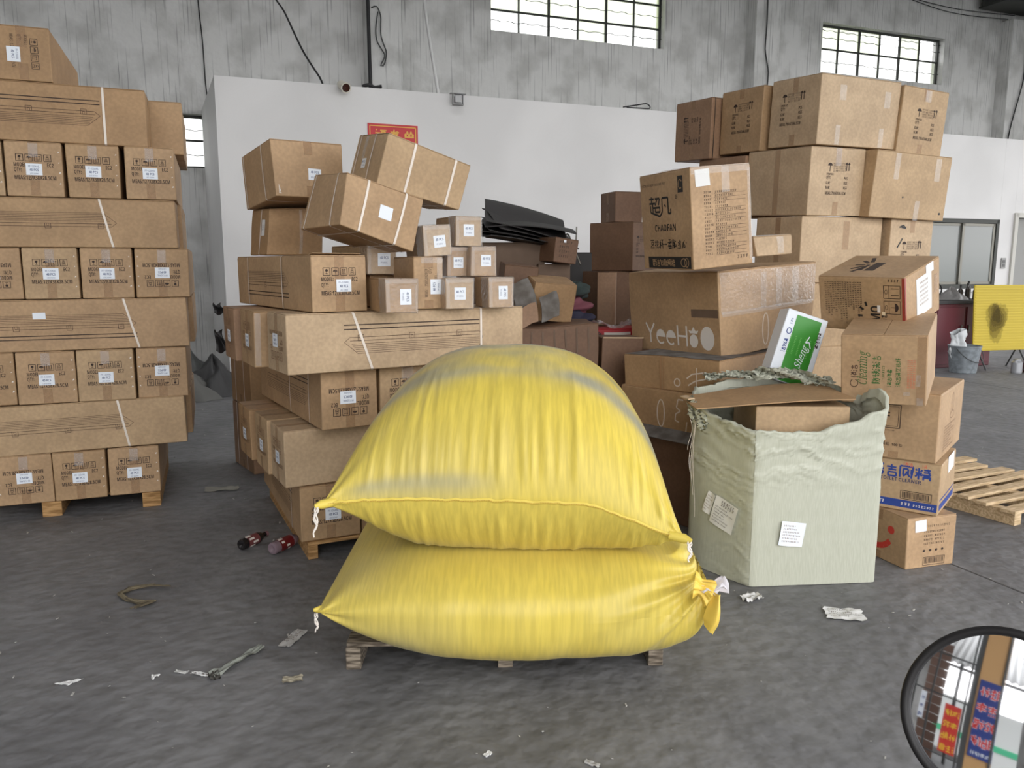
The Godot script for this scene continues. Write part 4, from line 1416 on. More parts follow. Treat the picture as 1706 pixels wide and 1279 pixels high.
		for i in int(e[3] / 0.018):
			var y: float = e[3] / 2 - 0.018 - i * 0.016
			if e[7] == "waybill" and i < 2:
				q.fine(-e[2] * 0.2, e[2] * 0.35, y - 0.004, 0.013, rnd)
			else:
				q.fine(-e[2] * 0.4, e[2] * rnd.randf_range(0.0, 0.4), y - 0.006, 0.007, rnd)
		b = Buf.new()
		for i in range(0, q.t.size(), 3):
			var id := []
			for k in 3:
				id.append(b.add(c + R2 * q.t[i + k].x + U2 * q.t[i + k].y + e[5] * 0.0045, e[5]))
			b.tri(id[0], id[1], id[2])
		part("lettering", b, M.ink if e[7] == "waybill" else M.inkpale, sh)
	# the carton inside and its lid
	var K := carton("carton standing inside the green wrap, its broad lid flap sticking out to the left", "", Vector3(1.475, 0.012, -4.09), Vector3(0.47, 0.885, 0.46), Vector3(-2.0, 0, 0), 2, {"seam": "x", "tape": 0.0, "flaps": false})
	b = Buf.new()
	b.rbox(Vector3(-0.16, 0, 0.03), Vector3(0.40, 0.003, 0.20), 0.0025, 6, Basis(), func(p): return p + Vector3(0, 0.02 * sin((p.x + 0.2) * 6.0) * (0.5 - p.z) - 0.05 * clampf(-p.x - 0.3, 0, 1) + 0.03 * clampf(p.z - 0.05, 0.0, 1.0), 0.12 * clampf(-p.x - 0.25, 0.0, 1.0) * (1.0 if p.z < 0 else -0.5)))
	var lid := part("lid_flap", b, M.kraft3, K.node, Vector3(0.0, 0.915, 0.02))
	lid.rotation_degrees = Vector3(3, 4, 2)
	b = Buf.new()
	b.rbox(Vector3(-0.56, 0.006, 0.03), Vector3(0.02, 0.0035, 0.04), 0.002, 1, spin(20))
	part("torn_edge", b, M.kraft4, lid)

# ------------------------------------------------------------------ yellow sacks
func sack_material() -> StandardMaterial3D:
	var m := mat(Color.WHITE, 0.38)
	m.vertex_color_use_as_albedo = true
	m.albedo_texture = noise(51, 0.02, g(0.94), g(1.0), 4)
	m.uv1_scale = Vector3(9.0, 1.0, 1.0)
	m.heightmap_enabled = true
	m.heightmap_texture = m.albedo_texture
	m.heightmap_scale = 0.05
	m.metallic_specular = 0.45
	m.rim_enabled = true
	m.rim = 0.12
	return m

func ridge(x: float) -> float:
	var f := absf(dent.get_noise_1d(x))
	return exp(-f * f * 140.0)

# C: corners of the seam FL, FR, BR, BL; up and dn heights; prof functions
func sack_shell(C: Array, up: Callable, dn: Callable, base: Callable, folds: Callable, dust: Callable, N := 190, Mz := 150) -> Buf:
	var b := Buf.new()
	var spread := func(t: float) -> float:
		return sin((t - 0.5) * PI * 0.97) / sin(0.5 * PI * 0.97)
	for side in [1.0, -1.0]:
		var f := func(s: float, t: float) -> Vector3:
			var u: float = spread.call(s)
			var v: float = spread.call(t)
			var p: Vector3 = base.call(u, v)
			var rise: float = up.call(u, v) if side > 0 else -dn.call(u, v)
			p.y += rise
			return p + folds.call(u, v, side, p)
		var mid: Vector3 = (C[0] + C[1] + C[2] + C[3]) / 4.0
		b.sheet(N, Mz, f, Vector3.UP * side, null, func(s, t, p): return dust.call(spread.call(s), spread.call(t), side, p))
	return b

const YELLOW := Color(0.735, 0.575, 0.095)
const DUST := Color(0.34, 0.33, 0.235)

func sacks() -> void:
	var m := sack_material()
	var hem_m := mat(Color8(226, 202, 88), 0.5)
	var thread := mat(Color8(232, 224, 214), 0.8)
	# ---- lower sack
	var n := thing("sack", "lower yellow woven sack with tied neck at its right end, lying on the pallet", "sack", Vector3.ZERO)
	var C := [Vector3(-0.715, 0.33, -2.745), Vector3(0.725, 0.38, -2.68), Vector3(0.66, 0.40, -3.95), Vector3(-0.62, 0.36, -4.0)]
	var neck := Vector3(0.685, 0.480, -2.67)
	# one closed skin: u along the sack, w once round its section
	var body := func(s: float, t: float) -> Vector3:
		var u: float = sin((s - 0.5) * PI * 0.985) / sin(0.5 * PI * 0.985)
		var w := t * TAU
		var cw := cos(w)
		var sw := sin(w)
		var fu: float = pow(1.0 - pow(absf(u), 2.5), 0.64) if u < 0 else pow(1.0 - pow(absf(u), 7.0), 0.5)
		var x := 0.012 + u * 0.728
		var front := lerpf(-2.72, -2.66, (u + 1) / 2) + 0.065 * (1.0 - pow(absf(u), 2.2))
		var rear := -4.0
		var zc := (front + rear) / 2
		var za := (front - rear) / 2
		var yc := lerpf(0.335, 0.365, smoothstep(-0.2, 1.0, u)) - 0.015 * (1.0 - u * u)
		var yt := 0.205 * fu + 0.045 * smoothstep(0.3, 0.9, u) * fu
		var yb := 0.27 * fu
		var z := zc + za * signf(cw) * pow(absf(cw), 0.72)
		var y := yc + (yt if sw > 0 else yb) * signf(sw) * pow(absf(sw), 0.72)
		var hang := lerpf(0.165, 0.110, smoothstep(-0.95, 0.5, u))
		var low := 0.118 if z < -2.92 else lerpf(0.118, hang, clampf((z + 2.92) / 0.12, 0.0, 1.0))
		y = clampf(y, low, 0.530)
		var p := Vector3(x, y, z)
		var outw := Vector3(0, sw, cw)
		var r := 0.0
		var d := p.distance_to(neck)
		var an := atan2(p.y - neck.y, neck.x + 0.06 - p.x)
		r += 0.017 * exp(-d / 0.24) * smoothstep(0.0, 0.07, d) * (sin(an * 15.0) + 0.6 * sin(an * 27.0 + 1.3 + d * 9.0)) * clampf(cw * 1.5, 0.0, 1.0)
		r -= 0.05 * exp(-pow(d / 0.09, 2.0)) * clampf(cw, 0.0, 1.0)
		var d2 := p.distance_to(C[0])
		var an2 := atan2(p.y - C[0].y, p.x - C[0].x)
		r += 0.010 * exp(-d2 / 0.17) * smoothstep(0.0, 0.08, d2) * sin(an2 * 12.0 + 0.5)
		r += (dent.get_noise_3dv(p * 150.0) * 0.013 + dent.get_noise_3dv(p * Vector3(420.0, 120.0, 120.0)) * 0.004) * fu
		if y > low + 0.003:
			p += outw * r
		return p
	var dust := func(s: float, t: float, p: Vector3) -> Color:
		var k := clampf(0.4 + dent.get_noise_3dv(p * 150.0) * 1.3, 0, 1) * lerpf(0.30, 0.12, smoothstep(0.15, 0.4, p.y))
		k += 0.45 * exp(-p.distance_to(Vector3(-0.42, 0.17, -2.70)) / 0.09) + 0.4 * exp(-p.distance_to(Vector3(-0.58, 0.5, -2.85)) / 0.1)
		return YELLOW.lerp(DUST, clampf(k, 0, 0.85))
	var skin := Buf.new()
	skin.sheet(230, 240, body, Vector3.ZERO, Vector3(0, 0.33, -3.33), dust)
	part("cloth", skin, m, n)
	# ear and its thread
	var b := Buf.new()
	b.tube([C[0] + Vector3(0.04, 0.004, -0.01), C[0] + Vector3(0.0, 0.0, 0.0), C[0] + Vector3(-0.022, 0.002, 0.01)], [0.016, 0.014, 0.006], 10)
	part("corner_ear", b, hem_m, n)
	b = Buf.new()
	for k in 3:
		var pa := []
		for i in 8:
			var t := i / 7.0
			pa.append(C[0] + Vector3(-0.012 + 0.006 * sin(t * 7.0 + k * 2.0), -0.01 - t * (0.05 + 0.012 * k), 0.012))
		b.tube(pa, 0.0025, 6)
	part("thread", b, thread, n)
	# tied neck
	b = Buf.new()
	b.sheet(60, 12, func(s, t):
		var a: float = s * TAU
		var rr := lerpf(0.044, 0.026, smoothstep(0.0, 0.35, t)) + 0.018 * smoothstep(0.35, 1.0, t)
		rr *= 1.0 + 0.16 * sin(a * 7.0) + 0.08 * sin(a * 13.0 + t * 4.0)
		var ax := Vector3(0.96, -0.10 - 0.35 * t, 0.22).normalized()
		var s1 := ax.cross(Vector3.UP).normalized()
		var s2 := s1.cross(ax)
		return neck + Vector3(-0.04, -0.005, 0.045) + ax * (t * 0.065) + (s1 * cos(a) + s2 * sin(a)) * rr * Vector3(1, 1, 0.8), Vector3.ZERO, neck)
	part("tied_neck", b, mat(Color8(236, 200, 84), 0.45), n)
	b = Buf.new()
	b.sheet(10, 26, func(s, t):
		var w := lerpf(0.035, 0.075, smoothstep(0.0, 0.7, t)) * (1.0 - 0.35 * smoothstep(0.75, 1.0, t))
		var o = (s - 0.5) * 2.0
		return Vector3(0.715 + o * w * 0.36 - 0.02 * t * t, 0.462 - t * 0.14 - 0.02 * o * t, -2.588 + 0.014 * sin(o * 2.6 + t * 2.0) + 0.02 * (1 - o * o) * sin(t * PI)), Vector3(0.3, 0, 1))
	var fl := part("neck_flap", b, mat(Color8(236, 202, 88), 0.45), n)
	b = Buf.new()
	b.sheet(8, 8, func(s, t):
		return Vector3(0.675 + 0.075 * s - 0.03 * t * (1 - s), 0.465 + 0.045 * t * s + 0.012 * sin(s * 9.0), -2.59 - 0.03 * t + 0.012 * sin(t * 8.0 + s * 6.0)), Vector3(0, 0, 1))
	b.sheet(8, 6, func(s, t):
		return Vector3(0.728 + 0.03 * s, 0.465 + 0.06 * t * (1.0 - absf(s - 0.55)), -2.60 + 0.02 * s - 0.01 * t), Vector3(0, 0, 1))
	part("white_liner", b, mat(Color8(226, 222, 226), 0.4), n)
	# ---- upper sack
	n = thing("sack", "upper yellow woven sack with stitched front hem and dusty grey top", "sack", Vector3.ZERO)
	var D := [Vector3(-0.695, 0.735, -2.745), Vector3(0.605, 0.735, -2.62), Vector3(0.66, 0.77, -4.02), Vector3(-0.60, 0.78, -4.06)]
	var base2 := func(u: float, v: float) -> Vector3:
		var a := (u + 1) / 2
		var c := (v + 1) / 2
		var p: Vector3 = D[3].lerp(D[2], a).lerp(D[0].lerp(D[1], a), c)
		p.z -= 0.045 * v * (1.0 - pow(absf(u), 3.0)) * smoothstep(0.4, 1.0, v)
		p.x -= 0.03 * u * (1.0 - v * v)
		p.y += (0.018 * (1.0 - pow(absf(u), 4.0)) - 0.085 * smoothstep(0.42, 1.0, u)) * smoothstep(0.2, 1.0, v)
		return p
	var up2 := func(u: float, v: float) -> float:
		var fu := pow(1.0 - pow(absf(u), 2.6), 0.60)
		var fv := pow(maxf(1.0 - pow(absf(v), 2.6), 0.0), 0.62)
		return 0.495 * fu * fv
	var dn2 := func(u: float, v: float) -> float:
		var p: Vector3 = base2.call(u, v)
		var fu := pow(1.0 - pow(absf(u), 3.2), 0.7)
		var fv := pow(maxf(1.0 - pow(absf(v), 3.0), 0.0), 0.62)
		var low := 0.520 + 0.03 * smoothstep(0.3, 1.0, u) + 0.01 * u * u
		return minf(0.33 * fu * fv, maxf(p.y - low, 0.0))
	var creases := []
	for i in 34:
		creases.append([rnd.randf_range(-0.93, 0.95), rnd.randf_range(0.004, 0.013), rnd.randf_range(0.10, 0.42), rnd.randf_range(-0.12, 0.12), rnd.randf_range(0.006, 0.016)])
	var folds2 := func(u: float, v: float, side: float, p: Vector3) -> Vector3:
		var r := 0.0
		var back := 1.0 - v
		for c in creases:
			var du: float = u - c[0] - c[3] * back
			if absf(du) < 0.08:
				r += c[1] * exp(-du * du / (2.0 * c[4] * c[4])) * exp(-back / c[2]) * (1.0 if side > 0 else 0.9)
		r *= smoothstep(0.0, 0.05, back)
		var d2 := p.distance_to(D[1] - Vector3(0, 0.085, 0))
		var an := atan2(p.z - D[1].z, p.x - D[1].x)
		r += 0.012 * exp(-d2 / 0.2) * minf(d2 / 0.06, 1.0) * sin(an * 10.0 + 0.6)
		var d3 := p.distance_to(D[0])
		var an3 := atan2(p.z - D[0].z, p.x - D[0].x)
		r += 0.010 * exp(-d3 / 0.18) * minf(d3 / 0.06, 1.0) * sin(an3 * 11.0)
		r += dent.get_noise_3dv(p * 120.0) * 0.014 * clampf(back, 0, 1) + dent.get_noise_3dv(p * Vector3(500.0, 100.0, 100.0)) * 0.0035
		var e := (1.0 - pow(absf(v), 20.0)) * (1.0 - pow(absf(u), 14.0))
		return Vector3(0, 0.85 * r * side * e, 0.5 * r * clampf(v, 0, 1))
	var dust2 := func(u: float, v: float, side: float, p: Vector3) -> Color:
		var k := 0.0
		var nz := dent.get_noise_3dv(p * Vector3(110.0, 60.0, 190.0) + Vector3.ONE * 40.0)
		if side > 0:
			var crest := smoothstep(0.60, 0.42, v + 0.10 * nz)
			var band := exp(-pow((v - 0.47 - 0.06 * u * u) / 0.10, 2.0))
			k = crest * clampf(0.62 + nz * 2.0, 0, 1) * 0.98 + band * clampf(0.5 + nz * 1.9, 0, 1) * 0.7
			k += 0.5 * exp(-pow((v - 0.985) / 0.014, 2.0)) * smoothstep(0.1, -0.25, u) * smoothstep(-0.93, -0.75, u)
			k += clampf(nz, 0, 1) * 0.25
		else:
			k = smoothstep(0.90, 0.62, v) * clampf(0.6 + nz * 1.6, 0, 1) * 0.75 + 0.05
		return YELLOW.lerp(DUST, clampf(k, 0, 0.93))
	part("cloth", sack_shell(D, up2, dn2, base2, folds2, dust2, 230, 170), m, n)
	# stitched hem along the front seam
	b = Buf.new()
	b.sheet(160, 6, func(s, t):
		var u: float = lerpf(-0.985, 0.985, s)
		var p: Vector3 = base2.call(u, 1.0)
		var wv := dent.get_noise_1d(s * 2200.0) * 0.006
		return p + Vector3(0, 0.007 - 0.014 * t + wv, 0.001 + 0.004 * sin(t * PI) + dent.get_noise_1d(s * 900.0 + 50.0) * 0.004), Vector3(0, 0.2, 1))
	var hem := part("hem", b, hem_m, n)
	b = Buf.new()
	for i in 150:
		var u := lerpf(-0.97, 0.97, i / 149.0)
		var p: Vector3 = base2.call(u, 1.0)
		b.rbox(p + Vector3(0, 0.0 + dent.get_noise_1d(i / 149.0 * 2200.0) * 0.006, 0.0095), Vector3(0.003, 0.0008, 0.0008), 0.0003, 1)
	part("stitches", b, mat(Color8(196, 150, 70), 0.8), hem)
	for e in [0, 1]:
		b = Buf.new()
		var q: Vector3 = base2.call(-1.0 if e == 0 else 1.0, 1.0)
		var sx := -1.0 if e == 0 else 1.0
		b.tube([q + Vector3(-sx * 0.05, 0.006, -0.02), q, q + Vector3(sx * 0.022, -0.004, 0.012)], [0.016, 0.017, 0.007], 10)
		part("corner_ear", b, hem_m, n)
		b = Buf.new()
		for k in 3:
			var pa := []
			for i in 9:
				var t := i / 8.0
				pa.append(q + Vector3(sx * (0.014 + 0.01 * t * (1 - e * 0.6)) + 0.007 * sin(t * 8.0 + k * 2.0), -0.005 - t * (0.075 + 0.02 * k) * (1.0 - e * 0.35), 0.014))
			b.tube(pa, 0.003, 6)
		part("thread", b, thread, n)
	# pallet below
	var p := pallet("weathered grey wooden pallet under the two yellow sacks", Vector3(-0.04, 0, -3.42), 1.5, Vector3(1.27, 0.115, 1.0), M.oldwood, 6, 0.10, 0.06)
	return

# ------------------------------------------------------------------ the hall
func hall_structure() -> void:
	# floor slabs between the two joints that run into the hall (local x along the wall, z towards the viewer)
	var b := Buf.new()
	b.rbox(Vector3(4.0, -0.16, 2.0), Vector3(26.0, 0.05, 24.0), 0.01)
	var fl := structure("floor", b, M.joint)
	for s in [[-12.0, 3.652], [3.664, 9.664], [9.676, 24.0]]:
		b = Buf.new()
		b.rbox(Vector3((s[0] + s[1]) / 2, -0.06, -2.0), Vector3((s[1] - s[0]) / 2, 0.06, 12.0), 0.004)
		part("slab", b, M.floor, fl)
	b = Buf.new()
	b.rbox(Vector3(4.0, -0.07, 18.02), Vector3(26.0, 0.06, 8.0), 0.01)
	part("yard", b, M.floor, fl)
	# rear concrete wall with three window openings
	var t0 := -13.16
	var wins := [[4.67, 8.06, 5.52, 7.0], [11.70, 15.0, 5.43, 6.38], [-2.6, 0.75, 3.05, 3.84]]
	b = Buf.new()
	var xs := [-12.0, -2.6, 0.75, 4.67, 8.06, 11.70, 15.0, 20.0]
	for i in xs.size() - 1:
		var lo: float = xs[i]
		var hi: float = xs[i + 1]
		var hole := []
		for w in wins:
			if absf(w[0] - lo) < 0.01:
				hole = w
		if hole.is_empty():
			b.rbox(Vector3((lo + hi) / 2, 4.0, t0 - 0.15), Vector3((hi - lo) / 2, 4.0, 0.15), 0.001)
		else:
			b.rbox(Vector3((lo + hi) / 2, hole[2] / 2, t0 - 0.15), Vector3((hi - lo) / 2, hole[2] / 2, 0.15), 0.001)
			b.rbox(Vector3((lo + hi) / 2, (hole[3] + 8.0) / 2, t0 - 0.15), Vector3((hi - lo) / 2, (8.0 - hole[3]) / 2, 0.15), 0.001)
	structure("wall_back", b, M.concrete)
	b = block(Vector3(-12.2, 0, -13.4), Vector3(-12.0, 8.0, 1.3))
	structure("wall_left", b, M.concrete)
	b = Buf.new()
	b.rbox(Vector3(19.1, 4.0, -11.7), Vector3(0.1, 4.0, 1.7), 0.01)
	b.rbox(Vector3(19.1, 7.2, -3.4), Vector3(0.1, 0.8, 6.6), 0.01)  # opening below widened so light reaches the rear right
	structure("wall_right", b, M.concrete)
	# pilasters
	var k := 1
	for q in [[2.50, 3.06, 8.0], [9.86, 10.42, 8.0], [16.62, 17.5, 6.88]]:
		b = block(Vector3(q[0], 0, t0 - 0.05), Vector3(q[1], q[2], t0 + 0.30), 0.012)
		structure("trim_%d" % k, b, M.concrete)
		k += 1
	# ceiling and the dark eaves beam that shows in the upper right corner
	b = Buf.new()
	for z in [[-13.5, -8.6], [-7.5, 3.2]]:  # gap between the spans is an added skylight to brighten the rear
		b.rbox(Vector3(4.0, 8.0, (z[0] + z[1]) / 2), Vector3(16.2, 0.1, (z[1] - z[0]) / 2), 0.01)
	for x in [-12.0, -4.0, 4.0, 12.0, 20.0]:
		for z in [-8.05]:
			b.rbox(Vector3(x, 8.0, z), Vector3(0.2, 0.1, 0.6), 0.01)
	structure("ceiling", b, M.roof)
	b = Buf.new()
	b.rbox(Vector3(18.0, 7.28, t0 + 0.45), Vector3(2.2, 0.20, 0.30), 0.01)
	b.rbox(Vector3(18.0, 7.06, t0 + 0.45), Vector3(2.2, 0.02, 0.36), 0.004)
	b.rbox(Vector3(17.05, 7.35, t0 + 4.0), Vector3(0.14, 0.26, 3.8), 0.01)
	b.rbox(Vector3(17.05, 7.06, t0 + 4.0), Vector3(0.22, 0.02, 3.8), 0.004)
	structure("trim_4", b, M.darksteel)
	# white partition: front and left return
	var tp := -10.71
	var hole4 := [11.15, 13.95, 1.15, 2.43]
	var door := [14.34, 15.3, 2.53]
	b = Buf.new()
	var zc := tp - 0.08
	b.rbox(Vector3((0.18 + 11.15) / 2, 1.95, zc), Vector3((11.15 - 0.18) / 2, 1.95, 0.08), 0.004)
	b.rbox(Vector3(12.55, 0.575, zc), Vector3(1.4, 0.575, 0.08), 0.004)
	b.rbox(Vector3(12.55, (2.43 + 3.9) / 2, zc), Vector3(1.4, (3.9 - 2.43) / 2, 0.08), 0.004)
	b.rbox(Vector3((13.95 + 14.34) / 2, 1.95, zc), Vector3(0.195, 1.95, 0.08), 0.001)
	b.rbox(Vector3(14.82, (2.53 + 3.9) / 2, zc), Vector3(0.48, (3.9 - 2.53) / 2, 0.08), 0.004)
	b.rbox(Vector3(17.6, 1.95, zc), Vector3(2.3, 1.95, 0.08), 0.004)
	structure("wall_partition_front", b, M.plaster)
	b = Buf.new()
	b.sheet(1, 1, func(s, t): return Vector3(lerpf(0.18, 0.02, s), 3.9 * t, lerpf(tp, t0, s)), Vector3.LEFT)
	b.sheet(1, 1, func(s, t): return Vector3(lerpf(0.36, 0.20, s), 3.9 * t, lerpf(tp - 0.1, t0, s)), Vector3.RIGHT)
	b.sheet(1, 1, func(s, t): return Vector3(lerpf(lerpf(0.18, 0.02, s), lerpf(0.36, 0.20, s), t), 3.9, lerpf(tp, t0, s)), Vector3.UP)
	structure("wall_partition_left", b, M.plaster)
	b = block(Vector3(0.3, 3.78, t0 + 0.02), Vector3(19.9, 3.86, tp - 0.17), 0.004)
	structure("trim_5", b, M.plaster)
	b = block(Vector3(10.9, 0.0, tp - 0.9), Vector3(15.6, 3.7, tp - 0.8), 0.004)
	structure("wall_office_inner", b, M.concrete)
	# high windows
	k = 1
	for w in wins:
		var wn := Node3D.new()
		wn.name = "window_%d" % k
		wn.set_meta("kind", "structure")
		add_child(wn, true)
		wn.transform = Transform3D(hall, Vector3.ZERO)
		b = Buf.new()
		var z := t0 - 0.16
		var cx: float = (w[0] + w[1]) / 2
		var cy: float = (w[2] + w[3]) / 2
		for e in [[cx, w[2] + 0.02, w[1] - w[0], 0.04], [cx, w[3] - 0.02, w[1] - w[0], 0.04], [w[0] + 0.02, cy, 0.04, w[3] - w[2]], [w[1] - 0.02, cy, 0.04, w[3] - w[2]]]:
			b.rbox(Vector3(e[0], e[1], z), Vector3(e[2] / 2, e[3] / 2, 0.025), 0.004)
		part("frame", b, M.darksteel, wn)
		var cols := 6
		var step: float = (w[1] - w[0]) / cols
		for i in range(1, cols):
			b = Buf.new()
			b.rbox(Vector3(w[0] + i * step, cy, z), Vector3(0.013 if i % 2 else 0.02, (w[3] - w[2]) / 2, 0.02), 0.003)
			part("mullion", b, M.darksteel, wn)
		var tr: Array = [5.90, 6.32, 6.7] if k == 1 else ([5.92] if k == 2 else [3.47])
		for y in tr:
			b = Buf.new()
			b.rbox(Vector3(cx, y, z), Vector3((w[1] - w[0]) / 2, 0.014, 0.02), 0.003)
			part("transom", b, M.darksteel, wn)
		# thin wavy wires across
		for y in ([5.71, 6.1, 6.5] if k == 1 else ([5.66, 6.12, 6.26] if k == 2 else [3.25, 3.62])):
			b = Buf.new()
			var pa := []
			for i in 49:
				pa.append(Vector3(lerpf(w[0], w[1], i / 48.0), y + 0.012 * sin(i * 1.6 + y) + 0.008 * dent.get_noise_1d(i * 60.0 + y * 900.0), z + 0.05))
			b.tube(pa, 0.006, 5, false)
			part("wire", b, M.steel, wn)
		var ys: Array = [w[2]] + tr + [w[3]]
		for i in cols:
			for j in ys.size() - 1:
				var y0: float = ys[j]
				var y1: float = ys[j + 1]
				if y1 - y0 < 0.1:
					continue
				if k == 2 and j == 1 and (i == 3 or i == 5):
					continue                                   # two sashes without glass
				b = Buf.new()
				b.rbox(Vector3.ZERO, Vector3(step / 2 - 0.015, (y1 - y0) / 2 - 0.012, 0.002), 0.0005)
				var pn := part("pane", b, M.frost if (j >= 1 and k < 3) or (k == 1 and i == 3) else M.pane, wn, Vector3(w[0] + (i + 0.5) * step, (y0 + y1) / 2, z - 0.006))
				if j == 0 and i % 2:
					pn.rotation.y = 0.05
		k += 1
	# office window and door in the partition
	var wn4 := Node3D.new()
	wn4.name = "window_4"
	wn4.set_meta("kind", "structure")
	add_child(wn4, true)
	wn4.transform = Transform3D(hall, Vector3.ZERO)
	b = Buf.new()
	var zf := tp + 0.005
	for e in [[12.55, 1.19, 2.8, 0.08], [12.55, 2.39, 2.8, 0.08], [11.19, 1.79, 0.08, 1.28], [13.91, 1.79, 0.08, 1.28]]:
		b.rbox(Vector3(e[0], e[1], zf - 0.04), Vector3(e[2] / 2, e[3] / 2, 0.05), 0.006)
	part("frame", b, M.darksteel, wn4)
	var i4 := 0
	for e in [[11.23, 12.15], [12.13, 13.07], [13.02, 13.87]]:
		b = Buf.new()
		var zz: float = zf - 0.05 + (0.03 if i4 == 2 else 0.0)
		for f in [[(e[0] + e[1]) / 2, 1.255, e[1] - e[0], 0.05], [(e[0] + e[1]) / 2, 2.325, e[1] - e[0], 0.05], [e[0] + 0.03, 1.79, 0.06, 1.12], [e[1] - 0.03, 1.79, 0.06, 1.12]]:
			b.rbox(Vector3(f[0], f[1], zz), Vector3(f[2] / 2, f[3] / 2, 0.014), 0.003)
		var sash := part("sash", b, M.alu, wn4)
		b = Buf.new()
		b.rbox(Vector3((e[0] + e[1]) / 2, 1.79, zz), Vector3((e[1] - e[0]) / 2 - 0.05, 0.53, 0.003), 0.001)
		part("pane", b, M.officeglass, sash)
		i4 += 1
	b = Buf.new()
	b.rbox(Vector3(12.55, 1.12, tp + 0.03), Vector3(1.45, 0.03, 0.06), 0.006)
	part("sill", b, M.plaster, wn4)
	var dn := Node3D.new()
	dn.name = "door_1"
	dn.set_meta("kind", "structure")
	add_child(dn, true)
	dn.transform = Transform3D(hall, Vector3.ZERO)
	b = Buf.new()
	b.rbox(Vector3(14.37, 1.28, tp - 0.03), Vector3(0.045, 1.28, 0.07), 0.005)
	b.rbox(Vector3(15.27, 1.28, tp - 0.03), Vector3(0.045, 1.28, 0.07), 0.005)
	b.rbox(Vector3(14.82, 2.52, tp - 0.03), Vector3(0.48, 0.045, 0.07), 0.005)
	part("frame", b, mat(Color8(196, 194, 186), 0.5), dn)
	b = block(Vector3(14.415, 0.01, tp - 0.12), Vector3(15.225, 2.475, tp - 0.08), 0.004)
	var leaf := part("leaf", b, M.doorgrey, dn)
	b = Buf.new()
	b.tube([Vector3(15.12, 1.05, tp - 0.08), Vector3(15.12, 1.05, tp - 0.03), Vector3(15.02, 1.05, tp - 0.03)], 0.012, 8)
	part("handle", b, M.alu, leaf)
	# front wall of the hall behind the camera, with its wide entrance
	b = Buf.new()
	b.rbox(Vector3(-12.1, 4.0, 3.1), Vector3(0.12, 4.0, 0.1), 0.01)
	b.rbox(Vector3(-6.0, 4.0, 3.1), Vector3(2.5, 4.0, 0.1), 0.01)  # added piece that blocks light from the front left
	b.rbox(Vector3(19.0, 4.0, 3.1), Vector3(1.1, 4.0, 0.1), 0.01)
	b.rbox(Vector3(3.0, 7.4, 3.1), Vector3(15.0, 0.6, 0.1), 0.01)
	structure("wall_front", b, M.concrete)

func H(s: float, y: float, t: float) -> Vector3:
	return hall * Vector3(s, y, t)

